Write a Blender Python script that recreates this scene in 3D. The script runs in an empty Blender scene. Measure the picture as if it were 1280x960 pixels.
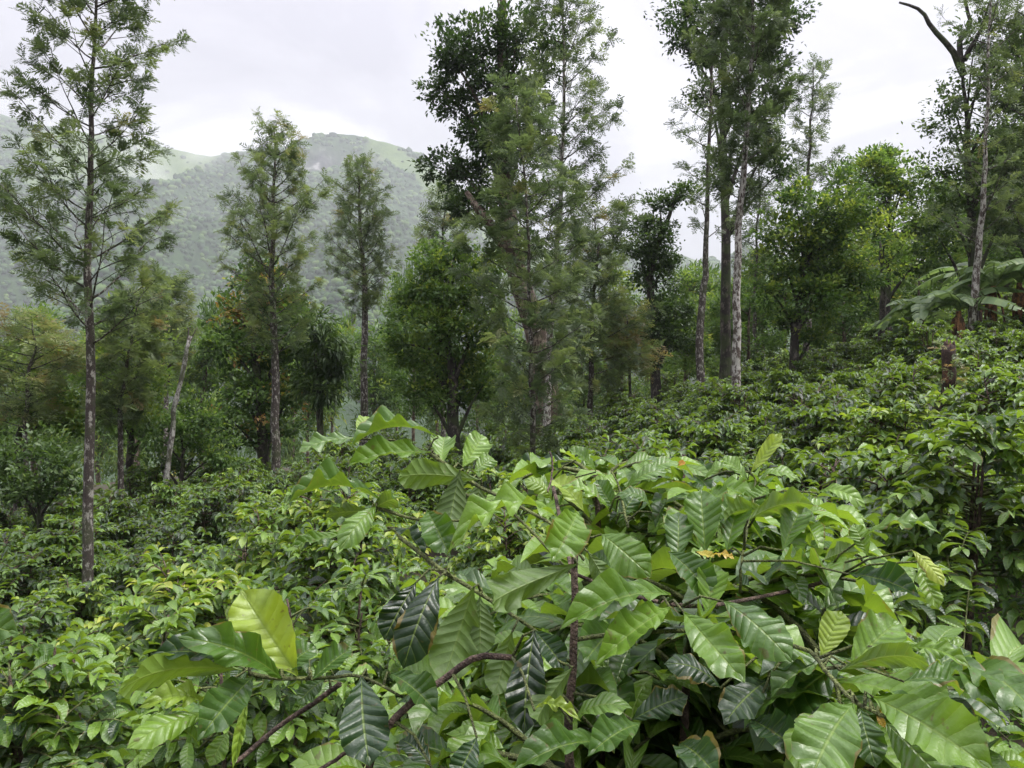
import bpy, math, random
import numpy as np
from mathutils import Matrix, Vector

SC = bpy.context.scene
COL = SC.collection
R_ = math.radians
RNG = np.random.default_rng(7)
EYE = 1.65
FPX = 963.0                     # focal length in photo pixels (1280 wide)

# ------------------------------------------------------------------ camera
cam = bpy.data.cameras.new("camera")
cam.sensor_width = 36.0
cam.lens = 36.0 * FPX / 1280.0
cam.clip_start = 0.05
cam.clip_end = 9000.0
camo = bpy.data.objects.new("camera", cam)
COL.objects.link(camo)
camo.location = (0, 0, EYE)
camo.rotation_euler = (R_(90), 0, 0)
SC.camera = camo

# ------------------------------------------------------------------ render / exposure
SC.render.engine = 'CYCLES'
SC.view_settings.view_transform = 'Standard'
SC.view_settings.look = 'None'
SC.view_settings.exposure = 0.92
SC.view_settings.gamma = 1.0
cy = SC.cycles
cy.use_denoising = True
try:
    cy.denoiser = 'OPENIMAGEDENOISE'
    cy.denoising_input_passes = 'RGB_ALBEDO_NORMAL'
    cy.denoising_prefilter = 'ACCURATE'
except Exception:
    pass
cy.max_bounces = 7
cy.diffuse_bounces = 4
cy.glossy_bounces = 2
cy.transmission_bounces = 4
cy.volume_bounces = 2
cy.transparent_max_bounces = 8
cy.use_adaptive_sampling = True
cy.adaptive_threshold = 0.01
cy.caustics_reflective = False
cy.caustics_refractive = False
cy.sample_clamp_indirect = 6.0

# ------------------------------------------------------------------ world: overcast sky
SUN_EL, SUN_AZ = R_(62), R_(95)          # azimuth clockwise from +Y (view direction) to the right
world = bpy.data.worlds.new("World")
SC.world = world
world.use_nodes = True
wn, wl = world.node_tree.nodes, world.node_tree.links
wn.clear()
def W(t, **k):
    n = wn.new(t)
    for a, b in k.items():
        setattr(n, a, b)
    return n
out = W('ShaderNodeOutputWorld')
bg = W('ShaderNodeBackground')
sky = W('ShaderNodeTexSky', sky_type='NISHITA')
sky.sun_disc = False
sky.sun_elevation = SUN_EL
sky.sun_rotation = SUN_AZ
sky.air_density = 1.5
sky.dust_density = 3.0
tc = W('ShaderNodeTexCoord')
mp = W('ShaderNodeMapping')
mp.inputs['Scale'].default_value = (1.0, 1.0, 1.9)
mp.inputs['Location'].default_value = (0.35, 0.2, 0.1)
nz = W('ShaderNodeTexNoise')
nz.inputs['Scale'].default_value = 2.6
nz.inputs['Detail'].default_value = 6
nz.inputs['Roughness'].default_value = 0.55
nz.inputs['Distortion'].default_value = 0.5
cr = W('ShaderNodeValToRGB')
cr.color_ramp.elements[0].position = 0.36
cr.color_ramp.elements[0].color = (0.35, 0.335, 0.385, 1)
cr.color_ramp.elements[1].position = 0.68
cr.color_ramp.elements[1].color = (0.78, 0.765, 0.81, 1)
e = cr.color_ramp.elements.new(0.52)
e.color = (0.45, 0.432, 0.48, 1)
# the cloud deck is thinner round the (veiled) sun
dotn = W('ShaderNodeVectorMath', operation='DOT_PRODUCT')
sd = Vector((math.sin(SUN_AZ) * math.cos(SUN_EL), math.cos(SUN_AZ) * math.cos(SUN_EL), math.sin(SUN_EL)))
dotn.inputs[1].default_value = sd
mr = W('ShaderNodeMapRange')
mr.inputs['From Min'].default_value = 0.45
mr.inputs['From Max'].default_value = 1.0
mr.inputs['To Min'].default_value = 0.0
mr.inputs['To Max'].default_value = 0.20
mad = W('ShaderNodeMath', operation='ADD')
mixc = W('ShaderNodeMixRGB')
mixc.inputs['Fac'].default_value = 0.93
sk = W('ShaderNodeVectorMath', operation='SCALE')
sk.inputs['Scale'].default_value = 0.1
wl.new(tc.outputs['Generated'], mp.inputs['Vector'])
wl.new(mp.outputs['Vector'], nz.inputs['Vector'])
wl.new(tc.outputs['Generated'], dotn.inputs[0])
wl.new(dotn.outputs['Value'], mr.inputs['Value'])
wl.new(nz.outputs['Fac'], mad.inputs[0])
wl.new(mr.outputs['Result'], mad.inputs[1])
wl.new(mad.outputs[0], cr.inputs['Fac'])
wl.new(sky.outputs['Color'], sk.inputs[0])
wl.new(sk.outputs['Vector'], mixc.inputs['Color1'])
wl.new(cr.outputs['Color'], mixc.inputs['Color2'])
# CIE overcast sky: the cloud deck brightens steadily from the horizon to the zenith
sz_ = W('ShaderNodeSeparateXYZ')
wl.new(tc.outputs['Generated'], sz_.inputs[0])
grd = W('ShaderNodeMapRange')
grd.inputs['From Min'].default_value = 0.0
grd.inputs['From Max'].default_value = 1.0
grd.inputs['To Min'].default_value = 0.58
grd.inputs['To Max'].default_value = 3.3
sq = W('ShaderNodeMath', operation='POWER')
sq.inputs[1].default_value = 2.0
wl.new(sz_.outputs['Z'], sq.inputs[0])
wl.new(sq.outputs[0], grd.inputs['Value'])
wl.new(mixc.outputs['Color'], bg.inputs['Color'])
wl.new(grd.outputs['Result'], bg.inputs['Strength'])
wl.new(bg.outputs[0], out.inputs['Surface'])

sun = bpy.data.lights.new("sun", 'SUN')
sun.energy = 2.3
sun.angle = R_(20)
sun.color = (1.0, 0.97, 0.92)
suno = bpy.data.objects.new("sun", sun)
COL.objects.link(suno)
suno.rotation_euler = (-sd).to_track_quat('-Z', 'Y').to_euler()

# ------------------------------------------------------------------ helpers
def at(X, Y, d):
    """world point seen at photo pixel (X, Y) at depth d."""
    return np.array([d * (X - 640.0) / FPX, d, EYE + d * (480.0 - Y) / FPX])

def nrm(v):
    return v / np.maximum(np.linalg.norm(v, axis=-1, keepdims=True), 1e-9)

def frames(y, z):
    """rotation matrices (M,3,3) with columns X,Y,Z: Y along y, Z near z."""
    y = nrm(np.asarray(y, float))
    z = np.asarray(z, float)
    z = z - (z * y).sum(-1, keepdims=True) * y
    bad = np.linalg.norm(z, axis=-1) < 1e-4
    if bad.any():
        alt = np.cross(y[bad], np.array([1.0, 0.13, 0.2]))
        z[bad] = alt
    z = nrm(z)
    x = np.cross(y, z)
    return np.stack([x, y, z], axis=-1)

def fbm(x, y, seed=0, octaves=4):
    tot = np.zeros_like(np.asarray(x, float)); amp = 1.0; norm = 0.0
    for o in range(octaves):
        xi = np.floor(x).astype(np.int64); yi = np.floor(y).astype(np.int64)
        fx = x - xi; fy = y - yi
        fx = fx * fx * (3 - 2 * fx); fy = fy * fy * (3 - 2 * fy)
        def h(a, b):
            n = (a * 374761393 + b * 668265263 + (seed + o * 17) * 1442695041) & 0x7fffffff
            n = ((n ^ (n >> 13)) * 1274126177) & 0x7fffffff
            return ((n ^ (n >> 16)) & 0xffff) / 65535.0
        v = (h(xi, yi) * (1 - fx) + h(xi + 1, yi) * fx) * (1 - fy) + (h(xi, yi + 1) * (1 - fx) + h(xi + 1, yi + 1) * fx) * fy
        tot += amp * v; norm += amp; amp *= 0.5; x = x * 2.03; y = y * 2.03
    return tot / norm

class MB:
    """collects geometry and links it as ONE mesh object."""
    def __init__(s):
        s.v, s.f, s.t, s.uv, s.n = [], [], [], [], 0
    def add(s, v, faces, tint=0.0, uv=None):
        v = np.asarray(v, float).reshape(-1, 3)
        for f in faces:
            s.f.append(np.asarray(f, np.int64) + s.n)
        s.v.append(v); s.n += len(v)
        s.t.append(np.broadcast_to(np.asarray(tint, float), (len(v),)))
        s.uv.append(np.zeros((len(v), 2)) if uv is None else uv)
    def inst(s, tpl, R, P, S, tint):
        M = len(P)
        if M == 0:
            return
        S = np.asarray(S, float)
        if S.ndim == 0: S = np.full((M, 3), float(S))
        if S.ndim == 1: S = np.repeat(S[:, None], 3, 1)
        v = tpl['v'][None] * S[:, None, :]
        v = np.einsum('mij,mkj->mki', R, v) + np.asarray(P)[:, None, :]
        k = len(tpl['v'])
        off = (np.arange(M) * k)[:, None, None]
        fs = [(f[None] + off).reshape(-1, f.shape[1]) for f in tpl['f']]
        tt = np.repeat(np.broadcast_to(np.asarray(tint, float), (M,)), k)
        s.add(v.reshape(-1, 3), fs, tt, np.tile(tpl['uv'], (M, 1)))
    def tube(s, pts, rad, n=6, tint=0.0):
        pts = np.asarray(pts, float); m = len(pts)
        rad = np.broadcast_to(np.asarray(rad, float), (m,))
        tan = nrm(np.gradient(pts, axis=0))
        ref = np.array([0.31, 0.17, 0.93]) if abs(tan[:, 2]).mean() < 0.8 else np.array([0.9, 0.35, 0.1])
        a = nrm(np.cross(tan, ref)); b = np.cross(tan, a)
        ang = np.linspace(0, 2 * np.pi, n, endpoint=False)
        ring = a[:, None] * np.cos(ang)[None, :, None] + b[:, None] * np.sin(ang)[None, :, None]
        v = (pts[:, None] + ring * rad[:, None, None]).reshape(-1, 3)
        i = np.arange(m - 1)[:, None] * n; j = np.arange(n)[None]
        q = np.stack([i + j, i + (j + 1) % n, i + n + (j + 1) % n, i + n + j], -1).reshape(-1, 4)
        caps = np.array([list(range(n))[::-1]]), np.array([[(m - 1) * n + k for k in range(n)]])
        L = np.linspace(0, 1, m)
        uv = np.stack([np.tile(np.linspace(0, 1, n), m), np.repeat(L, n)], -1)
        s.add(v, [q, *caps], tint, uv)
    def mesh(s, name, mat, smooth=True):
        me = bpy.data.meshes.new(name)
        if s.n == 0:
            return me
        v = np.concatenate(s.v); t = np.concatenate(s.t); uv = np.concatenate(s.uv)
        loops = np.concatenate([f.reshape(-1) for f in s.f])
        tot = np.concatenate([np.full(len(f), f.shape[1]) for f in s.f])
        start = np.concatenate([[0], np.cumsum(tot)[:-1]])
        me.vertices.add(len(v)); me.vertices.foreach_set('co', v.astype(np.float32).reshape(-1))
        me.loops.add(len(loops)); me.loops.foreach_set('vertex_index', loops.astype(np.int32))
        me.polygons.add(len(tot))
        me.polygons.foreach_set('loop_start', start.astype(np.int32))
        me.polygons.foreach_set('loop_total', tot.astype(np.int32))
        me.polygons.foreach_set('use_smooth', np.full(len(tot), smooth))
        at_ = me.attributes.new('tint', 'FLOAT', 'POINT')
        at_.data.foreach_set('value', t.astype(np.float32))
        ul = me.uv_layers.new(name='UVMap')
        ul.data.foreach_set('uv', uv[loops].astype(np.float32).reshape(-1))
        me.update(calc_edges=True)
        if mat: me.materials.append(mat)
        return me
    def build(s, name, mat, parent=None, smooth=True, kind=None):
        return put(name, s.mesh(name, mat, smooth), parent, kind)

def put(name, data, parent=None, kind=None):
    o = bpy.data.objects.new(name, data)
    COL.objects.link(o)
    if parent is not None: o.parent = parent
    if kind: o['kind'] = kind
    return o

def thing(name, label, cat, loc=(0, 0, 0), group=None):
    o = bpy.data.objects.new(name, None)
    o.empty_display_size = 0.2
    COL.objects.link(o)
    o.location = loc
    o['label'] = label; o['category'] = cat
    if group: o['group'] = group
    return o

# ------------------------------------------------------------------ materials
def new_mat(name):
    m = bpy.data.materials.new(name); m.use_nodes = True
    nt = m.node_tree; nt.nodes.clear()
    o = nt.nodes.new('ShaderNodeOutputMaterial')
    return m, nt, o
def ramp(nt, stops):
    r = nt.nodes.new('ShaderNodeValToRGB')
    el = r.color_ramp.elements
    el[0].position, el[0].color = stops[0][0], (*stops[0][1], 1)
    el[1].position, el[1].color = stops[-1][0], (*stops[-1][1], 1)
    for p, c in stops[1:-1]:
        x = el.new(p); x.color = (*c, 1)
    return r
def math_(nt, op, a=None, b=None):
    n = nt.nodes.new('ShaderNodeMath'); n.operation = op
    for i, x in enumerate((a, b)):
        if x is None: continue
        if isinstance(x, (int, float)): n.inputs[i].default_value = x
        else: nt.links.new(x, n.inputs[i])
    return n.outputs[0]
def tint_out(nt):
    a = nt.nodes.new('ShaderNodeAttribute'); a.attribute_name = 'tint'
    b = nt.nodes.new('ShaderNodeAttribute'); b.attribute_type = 'OBJECT'; b.attribute_name = 'leaf_tint'
    return math_(nt, 'ADD', a.outputs['Fac'], b.outputs['Fac'])
def mixrgb(nt, fac, a, b, mode='MIX'):
    n = nt.nodes.new('ShaderNodeMixRGB'); n.blend_type = mode
    for i, x in zip(('Fac', 'Color1', 'Color2'), (fac, a, b)):
        if isinstance(x, (int, float)): n.inputs[i].default_value = x
        elif isinstance(x, tuple): n.inputs[i].default_value = (*x, 1)
        else: nt.links.new(x, n.inputs[i])
    return n.outputs['Color']

def coffee_material():
    m, nt, o = new_mat('coffee_leaf')
    L = nt.links.new
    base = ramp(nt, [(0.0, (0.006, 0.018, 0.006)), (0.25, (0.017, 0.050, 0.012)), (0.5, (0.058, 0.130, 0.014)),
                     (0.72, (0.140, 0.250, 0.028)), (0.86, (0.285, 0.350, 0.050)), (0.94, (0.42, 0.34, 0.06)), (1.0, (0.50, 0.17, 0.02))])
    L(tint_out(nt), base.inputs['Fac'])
    uv = nt.nodes.new('ShaderNodeUVMap'); uv.uv_map = 'UVMap'
    sep = nt.nodes.new('ShaderNodeSeparateXYZ'); L(uv.outputs['UV'], sep.inputs[0])
    s = math_(nt, 'ABSOLUTE', math_(nt, 'SUBTRACT', math_(nt, 'MULTIPLY', sep.outputs['X'], 2.0), 1.0))
    geo = nt.nodes.new('ShaderNodeNewGeometry')
    n0 = nt.nodes.new('ShaderNodeTexNoise'); n0.inputs['Scale'].default_value = 22.0; n0.inputs['Detail'].default_value = 2
    L(geo.outputs['Position'], n0.inputs['Vector'])
    ph = math_(nt, 'SUBTRACT', sep.outputs['Y'], math_(nt, 'MULTIPLY', s, 0.13))
    ph = math_(nt, 'ADD', ph, math_(nt, 'MULTIPLY', math_(nt, 'SUBTRACT', n0.outputs['Fac'], 0.5), 0.06))
    w = math_(nt, 'ABSOLUTE', math_(nt, 'SINE', math_(nt, 'MULTIPLY', ph, math.pi * 9.0)))     # 0 on a side vein
    vein = math_(nt, 'SUBTRACT', 1.0, math_(nt, 'MINIMUM', math_(nt, 'MULTIPLY', w, 4.5), 1.0))
    midr = math_(nt, 'SUBTRACT', 1.0, math_(nt, 'MINIMUM', math_(nt, 'MULTIPLY', s, 14.0), 1.0))
    lines = math_(nt, 'MAXIMUM', math_(nt, 'MULTIPLY', vein, 0.22), math_(nt, 'MULTIPLY', midr, 0.6))
    # mottling and small blemishes
    n1 = nt.nodes.new('ShaderNodeTexNoise'); n1.inputs['Scale'].default_value = 14.0; n1.inputs['Detail'].default_value = 3
    L(geo.outputs['Position'], n1.inputs['Vector'])
    var = ramp(nt, [(0.3, (0.72, 0.76, 0.7)), (0.7, (1.25, 1.2, 1.15))])
    L(n1.outputs['Fac'], var.inputs['Fac'])
    c1 = mixrgb(nt, 1.0, base.outputs['Color'], var.outputs['Color'], 'MULTIPLY')
    c2 = mixrgb(nt, lines, c1, (0.24, 0.33, 0.08))
    n2 = nt.nodes.new('ShaderNodeTexNoise'); n2.inputs['Scale'].default_value = 60.0; n2.inputs['Detail'].default_value = 2
    L(geo.outputs['Position'], n2.inputs['Vector'])
    spot = ramp(nt, [(0.66, (0, 0, 0)), (0.72, (1, 1, 1))]); L(n2.outputs['Fac'], spot.inputs['Fac'])
    c2 = mixrgb(nt, math_(nt, 'MULTIPLY', spot.outputs['Color'], 0.6), c2, (0.10, 0.075, 0.03))
    n6 = nt.nodes.new('ShaderNodeTexNoise'); n6.inputs['Scale'].default_value = 9.0; n6.inputs['Detail'].default_value = 4
    L(geo.outputs['Position'], n6.inputs['Vector'])
    eg = math_(nt, 'ADD', math_(nt, 'MULTIPLY', s, 0.5), n6.outputs['Fac'])
    er = ramp(nt, [(0.985, (0, 0, 0)), (1.0, (.8, .8, .8))]); L(math_(nt, 'MULTIPLY', eg, 0.92), er.inputs['Fac'])
    c2 = mixrgb(nt, er.outputs['Color'], c2, (0.16, 0.12, 0.03))
    back = mixrgb(nt, 0.55, c2, (0.11, 0.17, 0.04))
    col = mixrgb(nt, geo.outputs['Backfacing'], c2, back)
    bmp = nt.nodes.new('ShaderNodeBump'); bmp.inputs['Strength'].default_value = 0.5; bmp.inputs['Distance'].default_value = 0.004
    n5 = nt.nodes.new('ShaderNodeTexNoise'); n5.inputs['Scale'].default_value = 170.0; n5.inputs['Detail'].default_value = 3
    L(geo.outputs['Position'], n5.inputs['Vector'])
    hgt = math_(nt, 'ADD', math_(nt, 'SUBTRACT', math_(nt, 'POWER', w, 0.6), math_(nt, 'MULTIPLY', midr, 0.6)), math_(nt, 'MULTIPLY', n5.outputs['Fac'], 0.5))
    L(hgt, bmp.inputs['Height'])
    p = nt.nodes.new('ShaderNodeBsdfPrincipled')
    L(col, p.inputs['Base Color']); L(bmp.outputs[0], p.inputs['Normal'])
    rv = ramp(nt, [(0.35, (0.33,) * 3), (0.65, (0.50,) * 3)]); L(n1.outputs['Fac'], rv.inputs['Fac'])
    L(mixrgb(nt, geo.outputs['Backfacing'], rv.outputs['Color'], (0.6,) * 3), p.inputs['Roughness'])
    p.inputs['Specular IOR Level'].default_value = 0.75
    tr = nt.nodes.new('ShaderNodeBsdfTranslucent')
    L(mixrgb(nt, 1.0, col, (2.7, 2.5, 1.0), 'MULTIPLY'), tr.inputs['Color'])
    mx = nt.nodes.new('ShaderNodeMixShader'); mx.inputs[0].default_value = 0.30
    L(p.outputs[0], mx.inputs[1]); L(tr.outputs[0], mx.inputs[2]); L(mx.outputs[0], o.inputs['Surface'])
    return m

def foliage_material(name, stops, rough=0.55, trans=0.25, spec=0.35, tmul=(2.0, 2.0, 1.2)):
    m, nt, o = new_mat(name)
    L = nt.links.new
    base = ramp(nt, stops); L(tint_out(nt), base.inputs['Fac'])
    p = nt.nodes.new('ShaderNodeBsdfPrincipled')
    L(base.outputs['Color'], p.inputs['Base Color'])
    p.inputs['Roughness'].default_value = rough
    p.inputs['Specular IOR Level'].default_value = spec
    tr = nt.nodes.new('ShaderNodeBsdfTranslucent')
    L(mixrgb(nt, 1.0, base.outputs['Color'], tmul, 'MULTIPLY'), tr.inputs['Color'])
    mx = nt.nodes.new('ShaderNodeMixShader'); mx.inputs[0].default_value = trans
    L(p.outputs[0], mx.inputs[1]); L(tr.outputs[0], mx.inputs[2]); L(mx.outputs[0], o.inputs['Surface'])
    return m

def bark_material(name, dark, light, amount=0.5, scale=9.0, moss=0.0):
    m, nt, o = new_mat(name)
    L = nt.links.new
    g = nt.nodes.new('ShaderNodeNewGeometry')
    mpn = nt.nodes.new('ShaderNodeMapping'); mpn.inputs['Scale'].default_value = (1, 1, 0.55)
    L(g.outputs['Position'], mpn.inputs['Vector'])
    n = nt.nodes.new('ShaderNodeTexNoise'); n.inputs['Scale'].default_value = scale; n.inputs['Detail'].default_value = 6; n.inputs['Roughness'].default_value = 0.7
    L(mpn.outputs[0], n.inputs['Vector'])
    r = ramp(nt, [(0.62 - 0.2 * amount - 0.04, dark), (0.62 - 0.2 * amount + 0.04, light)])
    L(n.outputs['Fac'], r.inputs['Fac'])
    n2 = nt.nodes.new('ShaderNodeTexNoise'); n2.inputs['Scale'].default_value = scale * 6; n2.inputs['Detail'].default_value = 4
    L(g.outputs['Position'], n2.inputs['Vector'])
    v = ramp(nt, [(0.3, (0.5, 0.5, 0.5)), (0.7, (1.3, 1.3, 1.3))]); L(n2.outputs['Fac'], v.inputs['Fac'])
    c = mixrgb(nt, 1.0, r.outputs['Color'], v.outputs['Color'], 'MULTIPLY')
    if moss:
        n3 = nt.nodes.new('ShaderNodeTexNoise'); n3.inputs['Scale'].default_value = 2.2; n3.inputs['Detail'].default_value = 5
        L(g.outputs['Position'], n3.inputs['Vector'])
        mm = ramp(nt, [(0.5, (0, 0, 0)), (0.62, (moss,) * 3)]); L(n3.outputs['Fac'], mm.inputs['Fac'])
        c = mixrgb(nt, mm.outputs['Color'], c, (0.05, 0.07, 0.02))
    b = nt.nodes.new('ShaderNodeBump'); b.inputs['Strength'].default_value = 0.8; b.inputs['Distance'].default_value = 0.02
    L(n2.outputs['Fac'], b.inputs['Height'])
    p = nt.nodes.new('ShaderNodeBsdfPrincipled'); p.inputs['Roughness'].default_value = 0.85
    L(c, p.inputs['Base Color']); L(b.outputs[0], p.inputs['Normal']); L(p.outputs[0], o.inputs['Surface'])
    return m

M = {}
M['coffee'] = coffee_material()
M['oak_leaf'] = foliage_material('silver_oak_leaf', [(0.0, (0.036, 0.056, 0.032)), (0.4, (0.084, 0.122, 0.062)), (0.75, (0.155, 0.200, 0.085)), (0.92, (0.20, 0.19, 0.09)), (1.0, (0.24, 0.15, 0.08))], 0.55, 0.38, 0.45)
M['dark_leaf'] = foliage_material('dark_tree_leaf', [(0.0, (0.016, 0.034, 0.012)), (0.4, (0.038, 0.074, 0.020)), (0.75, (0.085, 0.140, 0.032)), (1.0, (0.18, 0.22, 0.05))], 0.45, 0.28, 0.4)
M['green_leaf'] = foliage_material('green_tree_leaf', [(0.0, (0.026, 0.056, 0.018)), (0.4, (0.062, 0.118, 0.030)), (0.7, (0.125, 0.200, 0.042)), (0.88, (0.25, 0.30, 0.055)), (1.0, (0.28, 0.16, 0.06))], 0.5, 0.38, 0.35)
M['far_leaf'] = foliage_material('forest_leaf', [(0.0, (0.014, 0.034, 0.010)), (0.5, (0.038, 0.085, 0.022)), (1.0, (0.11, 0.17, 0.04))], 0.8, 0.1, 0.2)
M['banana_leaf'] = foliage_material('banana_leaf', [(0.0, (0.04, 0.08, 0.03)), (0.5, (0.13, 0.20, 0.085)), (0.8, (0.20, 0.27, 0.11)), (1.0, (0.20, 0.10, 0.04))], 0.45, 0.35, 0.5)
M['weed'] = foliage_material('weed_leaf', [(0.0, (0.02, 0.05, 0.012)), (0.6, (0.07, 0.15, 0.025)), (1.0, (0.16, 0.26, 0.04))], 0.6, 0.3, 0.25)
M['oak_bark'] = bark_material('lichened_bark', (0.050, 0.038, 0.032), (0.36, 0.34, 0.30), 0.30, 16.0, .45)
M['white_bark'] = bark_material('pale_lichen_bark', (0.07, 0.06, 0.05), (0.36, 0.35, 0.32), .55, 14.0, .5)
M['spot_bark'] = bark_material('white_spotted_bark', (0.070, 0.050, 0.040), (0.44, 0.42, 0.38), .58, 15.0, .25)
M['dark_bark'] = bark_material('dark_bark', (0.030, 0.024, 0.020), (0.14, 0.12, 0.10), 0.3, 7.0, 0.7)
M['brown_bark'] = bark_material('brown_bark', (0.075, 0.050, 0.036), (0.28, 0.22, 0.17), 0.45, 6.0, 0.3)
M['wood'] = bark_material('coffee_wood', (0.055, 0.034, 0.025), (0.16, 0.11, 0.085), 0.5, 30.0)
M['twig'] = bark_material('green_twig', (0.085, 0.10, 0.030), (0.17, 0.20, 0.06), 0.5, 40.0)
M['rust'] = bark_material('red_brown_bark', (0.035, 0.018, 0.012), (0.16, 0.075, 0.04), 0.25, 9.0)
M['trash'] = bark_material('dry_banana_skirt', (0.09, 0.045, 0.025), (0.32, 0.16, 0.07), 0.5, 9.0)

# ------------------------------------------------------------------ templates
def leaf_grid(nrow, half, arch=0.1, fold=0.12, wave=0.0, quilt=0.0, nv=9, seed=0, curl=0.0, sweep=0.0):
    """a leaf one unit long (Y), half-width 0.5 (X): rows x 2*half columns."""
    rg = np.random.default_rng(seed)
    T = np.array([0, .04, .12, .25, .42, .58, .72, .83, .91, .96, 1.0])
    Wd = np.array([.03, .12, .38, .73, .96, 1.0, .86, .60, .29, .11, .012])
    t = np.linspace(0, 1, nrow + 1); s = np.linspace(-1, 1, 2 * half + 1)
    tt, ss = np.meshgrid(t, s, indexing='ij')
    w = np.interp(tt, T, Wd)
    a = np.abs(ss)
    tv = np.clip(tt + 0.13 * a * np.sin(np.pi * tt) * (quilt > 0), 0, 1)      # rows follow the side veins
    w = w * (1 + (quilt > 0) * .035 * np.cos(2 * np.pi * nv * tt) * (tt < .9))
    x = ss * w * 0.5
    y = tv
    ph = rg.uniform(0, 6.28, 4); k = rg.uniform(2.2, 4.2, 2)
    z = fold * np.abs(x) * (1 + 0.3 * np.sin(6 * tt + ph[0]))
    q = np.abs(np.sin(np.pi * nv * (tv - 0.13 * a)))
    z = z + quilt * (q - 0.5) * w * np.minimum(a * 3.0, 1.0) * (1.15 - 0.5 * a)
    z = z + wave * a ** 2 * w * np.where(ss > 0, np.sin(2 * np.pi * k[0] * tt + ph[1]), np.sin(2 * np.pi * k[1] * tt + ph[2]))
    z = z - curl * (a ** 2) * w + (quilt > 0) * .014 * a ** 3 * np.sin(2 * np.pi * nv * .5 * tt + ph[3])
    x = x + sweep * np.sin(np.pi * tt) * 0.5
    # bend the axis as an arc from base to tip
    z = z + arch * 4 * tv * (1 - tv) * (1 + 0.25 * (tv - 0.5))
    v = np.stack([x, y, z], -1).reshape(-1, 3)
    c = 2 * half + 1
    i = np.arange(nrow)[:, None] * c; j = np.arange(2 * half)[None]
    q4 = np.stack([i + j, i + j + 1, i + c + j + 1, i + c + j], -1).reshape(-1, 4)
    uv = np.stack([(ss * 0.5 + 0.5), tv], -1).reshape(-1, 2)
    return dict(v=v, f=[q4], uv=uv)

HERO_N = 12
HERO_T = [leaf_grid(27, 5, arch=[.04, .09, .15, .21][i % 4], fold=[.18, .05, .30, .12, .22][i % 5], wave=[.035, .075, .055][i % 3],
                    quilt=.017 + .005 * (i % 3), seed=i * 3 + 1, curl=[0, .04, -.03, .07][(i // 2) % 4], sweep=[0, .06, -.07, .1, -.03][i % 5]) for i in range(HERO_N)]
MID_T = [leaf_grid(5, 1, arch=[.06, .13, .2][i % 3], fold=[.25, .1, .38][i % 3], seed=40 + i) for i in range(3)]

KITE = dict(v=np.array([[0, 0, 0], [-.29, .45, .07], [0, 1, -.12], [.29, .45, .07]]), f=[np.array([[0, 2, 1], [0, 3, 2]])], uv=np.zeros((4, 2)))
SLIM = dict(v=np.array([[0, 0, 0], [-.14, .45, .04], [0, 1, -.18], [.14, .45, .04]]), f=[np.array([[0, 2, 1], [0, 3, 2]])], uv=np.zeros((4, 2)))

def frond(npair, seed, droop=0.25):
    rg = np.random.default_rng(seed)
    v, f = [], []
    def leaflet(b, d, L, w):
        d = d / np.linalg.norm(d); sd_ = np.cross(d, [0, 0, 1.0]); sd_ /= max(np.linalg.norm(sd_), 1e-6)
        n = len(v)
        m = b + d * L * 0.45
        v.extend([b, m - sd_ * w, b + d * L + np.array([0, 0, -0.12 * L]), m + sd_ * w]); f.append([n, n + 3, n + 2, n + 1])
    ax = lambda t: np.array([0, t, -droop * t * t])
    n = len(v); v.extend([ax(0) + [-.008, 0, 0], ax(0) + [.008, 0, 0], ax(.98)]); tri = [[n, n + 1, n + 2]]
    for i in range(npair):
        t = 0.12 + 0.8 * i / (npair - 1)
        L = (0.16 + 0.26 * math.sin(math.pi * min(1, t * 0.9 + 0.12))) * rg.uniform(.85, 1.15)
        for s in (-1, 1):
            leaflet(ax(t + rg.uniform(-.02, .02)), np.array([s * 0.85, 0.62, rg.uniform(-.4, .4)]), L, 0.05)
    leaflet(ax(.95), np.array([0, 1, -.3]), .2, .05)
    return dict(v=np.array(v, float), f=[np.array(f), np.array(tri)], uv=np.zeros((len(v), 2)))
FRONDS = [frond(8, 3), frond(8, 4, .4), frond(7, 5, .1)]
FROND_MID = [frond(6, 8), frond(6, 9, .4)]
FROND_FAR = [frond(4, 6), frond(4, 7, .4)]
for fr in FROND_FAR:
    fr['v'][:, 0] *= 1.5

ICO = None
def ico():
    global ICO
    if ICO is None:
        p = (1 + 5 ** .5) / 2
        v = np.array([[-1, p, 0], [1, p, 0], [-1, -p, 0], [1, -p, 0], [0, -1, p], [0, 1, p], [0, -1, -p], [0, 1, -p], [p, 0, -1], [p, 0, 1], [-p, 0, -1], [-p, 0, 1]], float)
        v = nrm(v)
        f = np.array([[0, 11, 5], [0, 5, 1], [0, 1, 7], [0, 7, 10], [0, 10, 11], [1, 5, 9], [5, 11, 4], [11, 10, 2], [10, 7, 6], [7, 1, 8], [3, 9, 4], [3, 4, 2], [3, 2, 6], [3, 6, 8], [3, 8, 9], [4, 9, 5], [2, 4, 11], [6, 2, 10], [8, 6, 7], [9, 8, 1]])
        ICO = (v, f)
    return ICO

# ------------------------------------------------------------------ terrain
def canopy_off(x, y):
    return 1.0

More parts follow.
